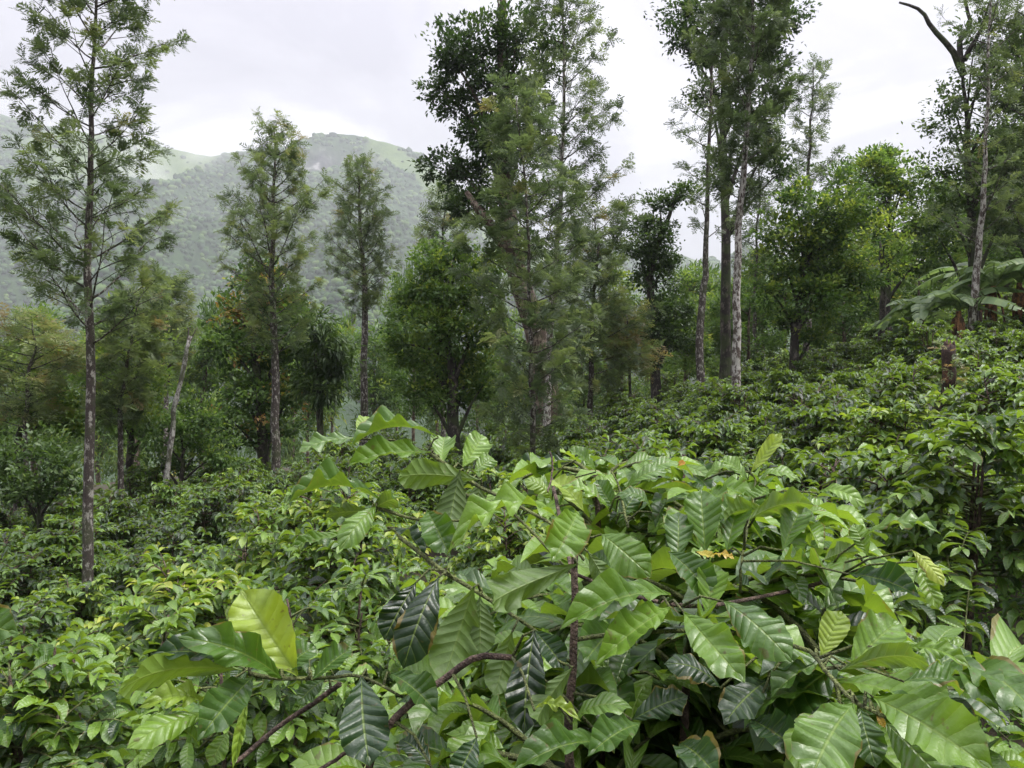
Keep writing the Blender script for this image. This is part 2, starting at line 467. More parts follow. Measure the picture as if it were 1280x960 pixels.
def G(x, y):
    """ground height; the camera stands near the edge of a terrace on a slope that climbs to the right."""
    x = np.asarray(x, float); y = np.asarray(y, float)
    r = np.sqrt(x * x + y * y)
    near = np.clip(1 - r / 3.5, 0, 1); near = near * near * (3 - 2 * near)
    xs = np.where(x > 0, 30 * np.tanh(x / 30), 28 * np.tanh(x / 45))
    xs = xs + 0.42 * np.clip(x - 6, 0, 14) * np.clip((y - 8) / 8, 0, 1)
    g = EYE - 2.75 + 0.205 * xs + 0.18 * (fbm(x * 0.35 + 50, y * 0.35 + 9, 3, 3) - 0.5)
    g = g + 0.010 * np.clip(y - 12, 0, 40) * np.clip((x + 2) / 10, 0, 1)
    # the valley to the left and far ahead
    fall = np.clip((y - 34 + 0.25 * np.minimum(x, 60)) / 150.0, 0, 1)
    fl2 = np.clip((-x - 25) / 120.0, 0, 1)
    g = g - 62.0 * (fall * fall * (3 - 2 * fall)) - 30 * fl2 * fl2
    return np.maximum(g * (1 - near) + 0.0 * near, -66.0 + 3 * fbm(x * .01, y * .01, 5, 3))

def build_ground():
    m, nt, o = new_mat('soil')
    L = nt.links.new
    g = nt.nodes.new('ShaderNodeNewGeometry')
    n = nt.nodes.new('ShaderNodeTexNoise'); n.inputs['Scale'].default_value = 1.3; n.inputs['Detail'].default_value = 8; n.inputs['Roughness'].default_value = .7
    L(g.outputs['Position'], n.inputs['Vector'])
    r = ramp(nt, [(0.35, (0.028, 0.020, 0.013)), (0.5, (0.045, 0.034, 0.020)), (0.58, (0.030, 0.050, 0.014)), (0.7, (0.05, 0.085, 0.02))])
    L(n.outputs['Fac'], r.inputs['Fac'])
    b = nt.nodes.new('ShaderNodeBump'); b.inputs['Distance'].default_value = 0.06; L(n.outputs['Fac'], b.inputs['Height'])
    p = nt.nodes.new('ShaderNodeBsdfPrincipled'); p.inputs['Roughness'].default_value = .95
    L(r.outputs['Color'], p.inputs['Base Color']); L(b.outputs[0], p.inputs['Normal']); L(p.outputs[0], o.inputs['Surface'])
    a = np.sinh(np.linspace(-7.2, 7.2, 221)) * 2.0
    a = np.clip(a / a.max() * 2900, -2900, 2900)
    xs, ys = np.meshgrid(a, np.concatenate([[-60, -25, -10], a[a > -5]]), indexing='ij')
    z = G(xs, ys)
    v = np.stack([xs, ys, z], -1).reshape(-1, 3)
    nx, ny = xs.shape
    i = np.arange(nx - 1)[:, None] * ny; j = np.arange(ny - 1)[None]
    q = np.stack([i + j, i + ny + j, i + ny + j + 1, i + j + 1], -1).reshape(-1, 4)
    mb = MB(); mb.add(v, [q])
    mb.build('ground', m, kind='structure')
build_ground()

SKY_X = np.array([-900, -500, -200, 0, 30, 100, 190, 230, 270, 320, 372, 398, 425, 455, 500, 525, 555, 590, 620, 680, 730, 765, 800, 850, 900, 980, 1100, 1300, 1700])
SKY_Y = np.array([230, 150, 120, 141, 150, 164, 178, 188, 196, 190, 181, 167, 164.5, 168, 181, 192, 222, 270, 292, 312, 306, 300, 308, 318, 334, 352, 372, 400, 430])
def mountain_h(x, y):
    yc = 1700.0 + 260 * (fbm(x * .0011 + 3, x * 0 + 1.5, 8, 2) - 0.5)
    X = 640 + FPX * x / 1700.0
    Hc = (480 - np.interp(X, SKY_X, SKY_Y)) / FPX * yc + EYE + 16 * (fbm(x * .013, x * 0 + 3.3, 41, 4) - .5)
    t = (y - 330) / (yc - 330)
    tt = np.clip(t, 0, 1)
    prof = 0.62 * tt ** 1.15 + 0.38 * tt ** 3
    # spurs and gullies running down from the crest
    u = x * 0.0042 + 0.55 * np.sin(y * 0.0021) + 1.3 * fbm(x * .002, y * .002, 11, 3)
    sp = 1 - np.abs(2 * (u - np.floor(u)) - 1)
    spur = (sp - 0.5) * 165 * np.sin(np.pi * np.clip(tt, 0, 1)) ** 1.0
    h = -66 + (Hc + 66) * prof + spur + 40 * (fbm(x * .006, y * .006, 12, 4) - 0.5) * np.sin(np.pi * tt)
    rg_ = 1 - np.abs(2 * fbm(x * .0075 + 4, y * .0022, 18, 4) - 1) * 2
    h = h + 75 * (rg_ - .45) * np.sin(np.pi * tt) ** .8
    # cliff under the main summit
    cl = np.exp(-((X - 440) / 50.0) ** 2) * np.exp(-((t - 0.945) / 0.035) ** 2)
    h = h - 60 * cl * (0.4 + 1.1 * fbm(x * .035, y * .02, 21, 4))
    back = np.clip(t - 1, 0, None)
    h = h - 900 * back
    return np.maximum(h, -69), t, X, prof

def build_mountain():
    xs1 = np.linspace(-2300, 1900, 330); ys1 = np.concatenate([np.linspace(300, 1450, 130), np.linspace(1456, 2000, 120), np.linspace(2010, 2300, 12)])
    xs, ys = np.meshgrid(xs1, ys1, indexing='ij')
    z, t, X, prof = mountain_h(xs, ys)
    grass = fbm(xs * .0042 + 7, ys * .003, 14, 4) + 0.42 * np.clip(t - 0.60, -0.3, .5)
    gm = np.clip((grass - 0.655) / 0.03, 0, 1) * (t > .3)
    rock = np.exp(-((X - 438) / 46.0) ** 4) * np.exp(-((t - 0.93) / 0.045) ** 4)
    rock = np.clip(rock * 1.6 * (0.35 + fbm(xs * .02, ys * .02, 16, 4)) - 0.15, 0, 1)
    v = np.stack([xs, ys, z], -1).reshape(-1, 3)
    nx, ny = xs.shape
    i = np.arange(nx - 1)[:, None] * ny; j = np.arange(ny - 1)[None]
    q = np.stack([i + j, i + ny + j, i + ny + j + 1, i + j + 1], -1).reshape(-1, 4)
    m, nt, o = new_mat('mountain_side')
    L = nt.links.new
    g = nt.nodes.new('ShaderNodeNewGeometry')
    at1 = nt.nodes.new('ShaderNodeAttribute'); at1.attribute_name = 'tint'
    at2 = nt.nodes.new('ShaderNodeUVMap'); at2.uv_map = 'UVMap'
    sp = nt.nodes.new('ShaderNodeSeparateXYZ'); L(at2.outputs['UV'], sp.inputs[0])
    n = nt.nodes.new('ShaderNodeTexNoise'); n.inputs['Scale'].default_value = .05; n.inputs['Detail'].default_value = 8; n.inputs['Roughness'].default_value = .65
    L(g.outputs['Position'], n.inputs['Vector'])
    fo = ramp(nt, [(0.35, (0.014, 0.032, 0.010)), (0.65, (0.038, 0.075, 0.022))]); L(n.outputs['Fac'], fo.inputs['Fac'])
    gr = ramp(nt, [(0.3, (0.050, 0.085, 0.026)), (0.7, (0.105, 0.150, 0.044))]); L(n.outputs['Fac'], gr.inputs['Fac'])
    mpn = nt.nodes.new('ShaderNodeMapping'); mpn.inputs['Scale'].default_value = (.05, .05, .012)
    L(g.outputs['Position'], mpn.inputs['Vector'])
    n3 = nt.nodes.new('ShaderNodeTexNoise'); n3.inputs['Scale'].default_value = 1.0; n3.inputs['Detail'].default_value = 7
    L(mpn.outputs[0], n3.inputs['Vector'])
    ro = ramp(nt, [(0.40, (0.018, 0.019, 0.022)), (0.53, (0.06, 0.06, 0.062)), (0.66, (0.24, 0.23, 0.23))]); L(n3.outputs['Fac'], ro.inputs['Fac'])
    c = mixrgb(nt, at1.outputs['Fac'], fo.outputs['Color'], gr.outputs['Color'])
    c = mixrgb(nt, sp.outputs['X'], c, ro.outputs['Color'])
    b = nt.nodes.new('ShaderNodeBump'); b.inputs['Distance'].default_value = 6.0; b.inputs['Strength'].default_value = .7; L(n.outputs['Fac'], b.inputs['Height'])
    p = nt.nodes.new('ShaderNodeBsdfPrincipled'); p.inputs['Roughness'].default_value = .95; p.inputs['Specular IOR Level'].default_value = .1
    L(c, p.inputs['Base Color']); L(b.outputs[0], p.inputs['Normal']); L(p.outputs[0], o.inputs['Surface'])
    mb = MB(); mb.add(v, [q], gm.reshape(-1), np.stack([rock.reshape(-1), rock.reshape(-1) * 0], -1))
    mb.build('mountain', m, kind='structure')
    # forest on its flanks: one mass of crowns
    rg = np.random.default_rng(5)
    N = 34000
    y = 560 + (1740 - 560) * rg.random(N)
    x = y * rg.uniform(-0.72, 0.32, N)
    z, t, X, prof = mountain_h(x, y)
    gr_ = fbm(x * .0042 + 7, y * .003, 14, 4) + 0.42 * np.clip(t - 0.60, -0.3, .5)
    rk = np.exp(-((X - 438) / 46.0) ** 4) * np.exp(-((t - 0.93) / 0.045) ** 4)
    keep = ((gr_ < 0.665) | ((rg.random(N) < 0.03))) & (rk < 0.3) & (t < 0.995)
    x, y, z = x[keep], y[keep], z[keep]; n_ = len(x)
    v0, f0 = ico()
    sc = rg.uniform(3.0, 6.4, n_) * (0.75 + 0.5 * rg.random(n_))
    sc = sc * np.clip(0.55 + y / 2600, .6, 1.2)
    jit = rg.uniform(.72, 1.25, (n_, 12, 1))
    vv = v0[None] * jit * sc[:, None, None] * np.array([1, 1, .85]) + np.stack([x, y, z + sc * .35], -1)[:, None]
    ff = (f0[None] + (np.arange(n_) * 12)[:, None, None]).reshape(-1, 3)
    mb = MB(); mb.add(vv.reshape(-1, 3), [ff], np.repeat(np.clip(rg.normal(.45, .28, n_), 0, 1), 12))
    mb.build('forest', M['far_leaf'], kind='stuff')
build_mountain()

# ------------------------------------------------------------------ air
def build_haze():
    m, nt, o = new_mat('haze')
    p = nt.nodes.new('ShaderNodeVolumePrincipled')
    p.inputs['Color'].default_value = (0.90, 0.93, 0.97, 1)
    p.inputs['Density'].default_value = HAZE
    p.inputs['Anisotropy'].default_value = 0.2
    nt.links.new(p.outputs[0], o.inputs['Volume'])
    x0, x1, y0, y1, z0, z1 = -2950, 2950, -80, 2950, -75, 720
    v = np.array([[x0, y0, z0], [x1, y0, z0], [x1, y1, z0], [x0, y1, z0], [x0, y0, z1], [x1, y0, z1], [x1, y1, z1], [x0, y1, z1]])
    mb = MB(); mb.add(v, [np.array([[0, 3, 2, 1], [4, 5, 6, 7], [0, 1, 5, 4], [1, 2, 6, 5], [2, 3, 7, 6], [3, 0, 4, 7]])])
    mb.build('haze', m, smooth=False, kind='stuff')
HAZE = 0.00026
build_haze()

def build_mist(center, size, rot, dens, seed):
    m, nt, o = new_mat('mist')
    L = nt.links.new
    tcn = nt.nodes.new('ShaderNodeTexCoord')
    ln = nt.nodes.new('ShaderNodeVectorMath'); ln.operation = 'LENGTH'
    L(tcn.outputs['Object'], ln.inputs[0])
    n = nt.nodes.new('ShaderNodeTexNoise'); n.inputs['Scale'].default_value = 1.6; n.inputs['Detail'].default_value = 4
    n.noise_dimensions = '4D'; n.inputs['W'].default_value = seed
    L(tcn.outputs['Object'], n.inputs['Vector'])
    fall = math_(nt, 'MAXIMUM', math_(nt, 'SUBTRACT', 1.0, ln.outputs['Value']), 0.0)
    nn = math_(nt, 'MAXIMUM', math_(nt, 'SUBTRACT', n.outputs['Fac'], 0.30), 0.0)
    d = math_(nt, 'MULTIPLY', math_(nt, 'MULTIPLY', math_(nt, 'POWER', fall, 2.0), nn), dens)
    p = nt.nodes.new('ShaderNodeVolumePrincipled'); p.inputs['Color'].default_value = (.95, .95, .97, 1)
    L(d, p.inputs['Density']); L(p.outputs[0], o.inputs['Volume'])
    v, f = ico()
    mb = MB(); mb.add(v * 1.25, [f])
    ob = mb.build('mist', m, kind='stuff')
    ob.location = center; ob.scale = size; ob.rotation_euler = rot
build_mist((-660, 1400, 350), (70, 90, 170), (0, R_(-18), 0), .085, 1.0)
build_mist((-560, 1480, 470), (150, 80, 50), (0, R_(-30), 0), .06, 2.0)
build_mist((-1000, 1500, 560), (240, 80, 60), (0, R_(10), 0), .04, 3.0)

# ------------------------------------------------------------------ trees
def path3(pts, n=14):
    """smooth polyline through points (Catmull-Rom)."""
    P = np.asarray(pts, float)
    if len(P) == 2:
        return P[0] + (P[1] - P[0]) * np.linspace(0, 1, n)[:, None]
    P = np.concatenate([[2 * P[0] - P[1]], P, [2 * P[-1] - P[-2]]])
    res = []
    seg = len(P) - 3
    for u in np.linspace(0, seg - 1e-6, n):
        i = int(u); f = u - i
        a, b, c, d = P[i:i + 4]
        res.append(0.5 * ((2 * b) + (c - a) * f + (2 * a - 5 * b + 4 * c - d) * f * f + (3 * b - a - 3 * c + d) * f ** 3))
    return np.array(res)

def wiggle(P, amp, rg):
    n = len(P); k = np.cumsum(rg.normal(0, 1, (n, 3)), 0)
    k -= np.linspace(0, 1, n)[:, None] * k[-1]; k[0] = 0
    return P + k * amp * np.array([1, 1, 0.2])

def silver_oak(label, pix, d, r0, crown_row, halfw, seed, nbr=46, fsize=0.26, tint=0.45, bark='oak_bark', prof='spindle',
               dens=1.0, far=False, group='silver oaks', branch_parts=True, asc=0.75, extra=(), name='silver_oak', tintsd=.16, twig=1.0):
    """feathery tree: trunk through photo pixels PIX at depth D; crown above CROWN_ROW; HALFW metres at the widest."""
    rg = np.random.default_rng(seed)
    b = at(pix[0][0], pix[0][1], d); b[2] = min(float(G(b[0], b[1])), b[2]) - 0.1
    P = path3([b] + [at(x, y, d) for x, y in pix[0 if pix[0][1] < 440 else 1:]], 22)
    P = wiggle(P, 0.012 * d / 10, rg)
    root = thing(name, label, 'tree', tuple(b), group)
    L = P - b
    mb = MB(); H = L[-1, 2]
    rad = r0 * (1 - 0.86 * np.linspace(0, 1, len(L)) ** 1.1)
    rad[0] *= 1.35
    mb.tube(L, rad, 10)
    mb.build('trunk', M[bark], root)
    zc = at(0, crown_row, d)[2] - b[2]
    zt = L[:, 2]
    fr = FROND_FAR if far else FROND_MID if d > 18.5 else FRONDS
    pos, dr, up, sz, ti = [], [], [], [], []
    twigs = MB()
    az = rg.uniform(0, 6.28)
    hs = zc + (H - zc) * (np.arange(nbr) + rg.uniform(0, 1, nbr)) / nbr
    jobs = []
    for h in hs:
        u = (h - zc) / max(H - zc, .1)
        if prof == 'spindle': w = (0.55 + 1.1 * u if u < .35 else 1.0 - 0.72 * ((u - .35) / .65) ** 1.1)
        elif prof == 'open': w = 0.85 + .25 * math.sin(u * 7 + 1)
        elif prof == 'column': w = 0.75 + 0.3 * math.sin(u * 9 + seed) * .6 - 0.35 * u ** 3
        elif prof == 'top': w = 0.25 + 0.9 * u - 0.4 * max(0, u - .75) * 2
        else: w = 1.0
        ln = halfw * max(w, .18) * rg.uniform(.42, 1.25)
        az += 2.4 + rg.uniform(-.5, .5)
        jobs.append((h, az, ln, asc * rg.uniform(.7, 1.3)))
    for (h, azd, ln, a) in list(jobs) + list(extra):
        p0 = np.array([np.interp(h, zt, L[:, i]) for i in range(3)])
        dirh = np.array([math.cos(azd), math.sin(azd), 0])
        s = np.linspace(0, 1, 7)
        B = p0 + dirh * (ln * s[:, None]) + np.array([0, 0, 1.0]) * (ln * a * (s ** 1.25))[:, None]
        B = B + rg.normal(0, .018 * ln, B.shape) * s[:, None]
        if B[-1, 2] < 0.6: continue
        rb = max(0.005, min(.10 * r0 + .007 * ln, .40 * r0)) * (1 - .8 * s)
        if branch_parts and ln > .45 * halfw:
            bm = MB(); bm.tube(B, rb, 5); bm.build('branch', M[bark if bark == 'oak_bark' else 'oak_bark'], root)
        else:
            twigs.tube(B, rb, 4)
        ns = max(3, int(ln * 4.4 * dens + 2))
        for k in range(ns):
            q = 0.22 + 0.78 * (k + rg.random()) / ns
            c = np.array([np.interp(q, s, B[:, i]) for i in range(3)])
            side = np.cross(dirh, [0, 0, 1.0]) * (1 if k % 2 else -1)
            sl = (0.10 + 0.26 * (1 - q * .6)) * min(1.0, ln / 1.0 + .35) * rg.uniform(.7, 1.3) * twig
            e = c + nrm(dirh * .75 + side * .8 + np.array([0, 0, .35 + .25 * rg.random()])) * sl
            if q > .93: e = B[-1] + nrm(B[-1] - B[-2]) * .1
            twigs.tube(np.array([c, (c + e) / 2 + [0, 0, .02], e]), [.006, .005, .003], 3)
            nf = max(3, int(rg.integers(7, 15) * dens))
            dd = nrm(rg.normal(0, .75, (nf, 3)) + nrm(e - c) * .9 + np.array([0, 0, .12]))
            pos.append(e + (c - e) * rg.uniform(0, .5, (nf, 1))); dr.append(dd)
            up.append(rg.normal(0, .35, (nf, 3)) + [0, 0, 1.0])
            sz.append(fsize * .86 * rg.uniform(.6, 1.25, nf)); ti.append(np.clip(tint + rg.normal(0, tintsd) + .10 * (q - .5) + rg.normal(0, .06, nf), 0, .95))
    pos, dr, up, sz, ti = map(np.concatenate, (pos, dr, up, sz, ti))
    cm = MB(); pick = rg.integers(0, len(fr), len(pos))
    for k, tp in enumerate(fr):
        w = pick == k
        cm.inst(tp, frames(dr[w], up[w]), pos[w], sz[w], ti[w])
    cm.build('crown', M['oak_leaf'], root, kind='stuff')
    if twigs.n: twigs.build('twigs', M['dark_bark'], root, kind='stuff')
    return root

def broadleaf(label, trunk_pix, d, r0, clumps, seed, mat='green_leaf', bark='dark_bark', leaf=0.13, per=420, tint=0.45, tpl=None,
              droop=0.0, group='broadleaf shade trees', name='shade_tree', extra_limbs=(), tintsd=.12, depthr=1.0, sparse=.55, orange=0.0):
    """clumped crown: CLUMPS are (px, py, radius px[, depth offset]) at depth D."""
    rg = np.random.default_rng(seed)
    tpl = tpl or KITE
    b = at(trunk_pix[0][0], trunk_pix[0][1], d); b[2] = float(G(b[0], b[1])) - .1
    root = thing(name, label, 'tree', tuple(b), group)
    pts = [b] + [at(x, y, d) for x, y in trunk_pix[1:]]
    P = wiggle(path3(pts, 16), .01 * d / 10, rg) - b
    mb = MB(); rad = r0 * (1 - .75 * np.linspace(0, 1, len(P))); rad[0] *= 1.5; rad[1] *= 1.15
    mb.tube(P, rad, 10); mb.build('trunk', M[bark], root)
    pos, dr, up, sz, ti = [], [], [], [], []
    for ci, c in enumerate(clumps):
        X, Y, rp = c[:3]; off = c[3] if len(c) > 3 else rg.uniform(-.6, .6) * depthr
        ctr = at(X, Y, d) - b; ctr[1] += off
        r = rp * d / FPX
        # limb from the trunk to the clump
        k = int(np.argmin(np.linalg.norm(P - (ctr - [0, 0, r * .8]), axis=1))); k = max(2, min(k, len(P) - 2))
        k = max(2, k - 2)
        s = np.linspace(0, 1, 6)[:, None]
        lim = P[k] + (ctr - P[k]) * s + np.array([0, 0, 1]) * (np.sin(s * np.pi) * .08 * np.linalg.norm(ctr - P[k]))
        lim = lim + rg.normal(0, .02 * r, lim.shape) * s
        lb = MB(); lb.tube(lim, max(.02, min(rad[k] * .55, .06 * r + .03)) * (1 - .75 * s[:, 0]), 6); lb.build('limb', M[bark], root)
        nsub = max(10, int(per / 10.0 * (rp / 40.0) ** 2))
        dirs = nrm(rg.normal(0, 1, (nsub, 3)))
        lob = nrm(rg.normal(0, 1, (5, 3))); lb_ = np.clip((dirs @ lob.T).max(1), 0, 1) ** 3
        rr = r * (rg.random(nsub) ** .40) * (.50 + .85 * lb_)
        sub = ctr + dirs * rr[:, None] * np.array([1.08, .95, .85])
        for q in range(nsub):
            n = int(rg.integers(18, 34))
            sr = rg.uniform(.11, .24) * (0.6 + 0.4 * r)
            o3 = rg.normal(0, 1, (n, 3)) * sr * np.array([1, 1, .6])
            outw = nrm(dirs[q] + rg.normal(0, .6, (n, 3)) + [0, 0, .25 - droop])
            pos.append(sub[q] + o3); dr.append(outw)
            up.append(rg.normal(0, .4, (n, 3)) + [0, 0, 1.0] + dirs[q] * .3)
            sz.append(leaf * rg.uniform(.6, 1.25, n))
            t0 = tint + rg.normal(0, tintsd) + .10 * dirs[q][2]
            t0 = min(t0, .84)
            if orange and rg.random() < orange * (1.8 if Y < 400 else .5): t0 = rg.uniform(.9, 1.0)
            ti.append(np.clip(t0 + rg.normal(0, .07, n), 0, 1.0 if t0 >= .9 else .86))
    pos, dr, up, sz, ti = map(np.concatenate, (pos, dr, up, sz, ti))
    cm = MB(); cm.inst(tpl, frames(dr, up), pos, sz, ti)
    cm.build('crown', M[mat], root, kind='stuff')
    for pl, rl in extra_limbs:
        lb = MB(); q = path3([at(x, y, d + o_) for x, y, o_ in pl], 10) - b
        lb.tube(wiggle(q, .015, rg), rl * (1 - .7 * np.linspace(0, 1, 10)), 7); lb.build('limb', M[bark], root)
    return root

exec_trees = True
def build_trees():
    S = silver_oak
    S('tall thin silver oak standing alone among the coffee at the left, trunk speckled white', [(108, 720), (112, 420), (115, 165), (124, -70)], 10.0, .072, 440, 1.12, 11, nbr=50, fsize=.21, tint=.46, dens=1.15, prof='open', asc=.95, twig=1.5)
    S('slender silver oak with pointed crown before the russet leaved tree', [(345, 590), (344, 440), (343, 300), (342, 158)], 20.0, .13, 450, 1.35, 12, nbr=64, fsize=.30, tint=.50, dens=.9)
    S('slim silver oak with narrow pointed crown and pale trunk, right of the russet leaved tree', [(451, 560), (454, 400), (450, 300), (446, 205)], 28.0, .15, 400, 1.45, 13, nbr=56, fsize=.36, tint=.45, dens=.8)
    S('young silver oak with thin straight trunk and low grey feathery branches in mid picture', [(669, 610), (667, 450), (660, 300), (645, 120)], 14.0, .06, 575, 1.25, 14, nbr=60, fsize=.30, tint=.42, dens=.85, prof='spindle', asc=.55)
    S('tall silver oak with a long limb reaching out right against the sky', [(684, 540), (690, 420), (704, 200), (702, -60)], 21.0, .12, 400, 1.55, 15, nbr=58, fsize=.34, tint=.40, dens=.95, prof='column', asc=.8, bark='spot_bark', twig=1.3,
      extra=[(6.2, 0.2, 2.3, .45), (7.2, .1, 1.9, .8), (5.2, -.2, 1.7, .35), (8.7, 0.0, 1.5, .9)])
    S('tallest silver oak right of centre with straight lichen spotted trunk', [(919, 520), (924, 400), (932, 240), (942, 80), (948, -60)], 17.0, .115, 260, 1.5, 16, bark='spot_bark', nbr=44, fsize=.30, tint=.30, dens=1.0, prof='top', asc=.8)
    S('dark trunked silver oak just behind and left of the tallest one', [(875, 490), (880, 380), (886, 250), (893, -40)], 22.0, .14, 300, 1.25, 17, nbr=36, fsize=.33, tint=.30, dens=.7, prof='column', bark='oak_bark')
    S('rounded silver oak rising behind the bright green shade tree', [(1010, 470), (1012, 330), (1013, 200), (1016, 85)], 30.0, .13, 330, 1.35, 18, nbr=40, fsize=.40, tint=.36, dens=.75, prof='column')
    S('silver oak with spotted trunk rising out of the banana clump at the right', [(1212, 440), (1219, 320), (1230, 180), (1242, -60)], 19.6, .11, 330, 1.3, 19, bark='spot_bark', nbr=40, fsize=.32, tint=.42, dens=.6, prof='column')
    S('hazy silver oak at the far left behind the leaning pale trunk', [(205, 560), (208, 470), (212, 400), (214, 352)], 32.0, .12, 470, 1.4, 20, nbr=40, fsize=.40, tint=.55, dens=.9, far=True, branch_parts=False)
    S('small silver oak top showing left of the big creeper clad tree', [(552, 470), (552, 380), (553, 300), (556, 232)], 40.0, .13, 400, 1.6, 21, nbr=44, fsize=.46, tint=.5, dens=.9, far=True, branch_parts=False)
    S('reddish feathery tree at the left edge of the picture', [(30, 600), (34, 500), (40, 400)], 17.0, .07, 540, 1.4, 22, nbr=36, fsize=.28, tint=.70, dens=.9, far=True, branch_parts=False, asc=.4, prof='column', tintsd=.16)
    S('feathery olive tree right of the lone left silver oak, leaning branches', [(150, 625), (150, 540), (160, 450), (172, 375)], 18.0, .08, 540, 1.15, 23, nbr=40, fsize=.30, tint=.56, dens=.9, asc=.5, prof='column')
    S('feathery grey green tree right of the young silver oak', [(735, 520), (738, 430), (742, 330), (744, 270)], 24.0, .10, 500, 1.9, 24, nbr=48, fsize=.40, tint=.48, dens=.9, asc=.4, prof='column')
    S('drooping pale brown feathery tree right of centre before the dark column tree', [(785, 490), (783, 430), (780, 385)], 25.0, .06, 480, 1.1, 25, nbr=30, fsize=.40, tint=.80, dens=.8, asc=.25, prof='column', far=True, branch_parts=False)
    S('thin silver oak half hidden behind the tallest one, its lower trunk bare', [(944, 450), (944, 400), (946, 300), (950, 150)], 36.0, .12, 350, 1.4, 26, nbr=34, fsize=.45, tint=.30, dens=.8, far=True, prof='column', branch_parts=False)
    S('silver oak at the far right edge above the bananas', [(1300, 420), (1296, 250), (1285, 100), (1280, -40)], 21.0, .12, 330, 1.7, 27, nbr=46, fsize=.36, tint=.40, dens=.95, prof='column')
    B = broadleaf
    B('huge dark creeper clad tree in mid picture with thick trunk leaving the frame', [(690, 520), (672, 420), (640, 310), (630, 150), (626, -60)], 27.0, .52,
      [(565, 75, 42), (600, 60, 42), (645, 55, 40), (545, 105, 28), (575, 125, 32), (620, 110, 40), (655, 100, 34), (600, 160, 36), (560, 205, 30), (590, 215, 40), (625, 190, 40), (600, 255, 34), (640, 245, 36), (575, 255, 20), (690, 60, 30), (660, 160, 30), (650, 300, 30)],
      31, mat='dark_leaf', bark='brown_bark', leaf=.175, per=600, tint=.34, name='creeper_clad_tree', extra_limbs=[([(650, 330, 0), (618, 290, -.4), (598, 262, -.6), (583, 240, -.6)], .28)], group='creeper clad trees')
    B('dark tree tangled above and left of the tallest silver oak, top cut by the frame', [(905, 480), (905, 300), (902, 100), (900, -60)], 25.0, .20,
      [(860, 20, 34), (850, 55, 22), (885, 60, 34), (905, 20, 40), (940, 40, 40), (885, 120, 26), (915, 150, 28), (950, 130, 36), (965, 70, 34), (975, 25, 30), (960, 185, 28), (915, 215, 24), (975, 215, 24)],
      32, mat='dark_leaf', leaf=.15, per=560, tint=.30)
    B('bright green shade tree with pepper vine round its trunk, right of the tallest silver oak', [(995, 490), (992, 430), (1000, 360), (1012, 300)], 23.0, .17,
      [(1030, 270, 40), (1000, 300, 42), (1055, 300, 38), (1030, 330, 46), (980, 335, 34), (1065, 340, 30), (1010, 370, 40), (1045, 375, 32), (985, 255, 26), (990, 400, 26), (1075, 262, 20), (962, 285, 22), (1045, 232, 24), (1088, 348, 24), (958, 365, 22), (1020, 420, 20)],
      33, mat='green_leaf', leaf=.15, per=560, tint=.50, tintsd=.2, name='pepper_clad_tree', group='creeper clad trees')
    B('round topped tree with yellowing crown behind the bright green one', [(1110, 440), (1108, 380), (1110, 300), (1112, 230)], 33.0, .22,
      [(1110, 200, 40), (1085, 225, 34), (1135, 225, 34), (1110, 250, 44), (1090, 280, 34), (1140, 280, 38), (1160, 320, 40), (1110, 310, 34), (1085, 205, 22)],
      34, mat='green_leaf', leaf=.20, per=560, tint=.55, tintsd=.2)
    B('small pale leaved tree with dark straight trunk left of the bananas', [(1104, 440), (1104, 380), (1102, 340), (1100, 300)], 25.0, .13,
      [(1100, 290, 26), (1120, 310, 26), (1090, 320, 22), (1110, 335, 24)], 35, mat='green_leaf', leaf=.14, per=300, tint=.72)
    B('old tree with a long bare dead limb against the sky at upper right', [(1219, 470), (1215, 300), (1208, 180), (1203, 90)], 21.8, .15,
      [(1185, 130, 28), (1175, 165, 30), (1230, 90, 34), (1215, 45, 26), (1250, 130, 38), (1180, 210, 32), (1235, 190, 38), (1270, 200, 40), (1215, 240, 36), (1180, 260, 30), (1260, 260, 40), (1165, 300, 30), (1255, 60, 26)],
      36, mat='dark_leaf', leaf=.13, per=340, tint=.54, bark='dark_bark', group='creeper clad trees',
      extra_limbs=[([(1205, 95, 0), (1190, 62, -.2), (1165, 35, -.3), (1150, 12, -.3), (1124, 3, -.3)], .10), ([(1203, 90, 0), (1200, 50, .2), (1212, 32, .2), (1206, 8, .2), (1200, -40, .3)], .09), ([(1206, 75, 0), (1225, 40, 0), (1238, 0, 0)], .08)])
    B('dense tree at the right edge with foliage down to the bananas', [(1290, 430), (1288, 300), (1285, 120)], 26.0, .2,
      [(1275, 60, 34), (1290, 110, 40), (1270, 160, 38), (1290, 220, 44), (1255, 240, 30), (1280, 40, 26), (1265, 290, 34)], 37, mat='dark_leaf', leaf=.15, per=520, tint=.45)
    B('dark column of creeper leaning right at the top, right of mid picture', [(820, 490), (817, 420), (812, 340), (825, 290), (845, 245)], 30.0, .22,
      [(850, 244, 22), (826, 256, 19), (808, 286, 27), (832, 290, 20), (797, 312, 26), (818, 318, 26), (812, 346, 27), (836, 325, 18), (825, 385, 30), (810, 410, 26), (845, 420, 28), (850, 385, 24), (800, 440, 24)],
      38, mat='dark_leaf', leaf=.15, per=1100, tint=.42, depthr=.35, name='creeper_clad_tree', group='creeper clad trees')
    B('russet tinged leafy tree behind the pointed silver oak', [(330, 590), (326, 500), (318, 430), (312, 380)], 25.0, .2,
      [(300, 350, 30), (330, 345, 30), (285, 385, 30), (320, 390, 38), (355, 375, 34), (280, 430, 34), (315, 440, 42), (355, 430, 40), (285, 480, 36), (325, 490, 44), (360, 490, 36), (295, 530, 36), (340, 535, 34), (375, 400, 28)],
      39, mat='green_leaf', leaf=.17, per=480, tint=.40, orange=.14, tintsd=.15)
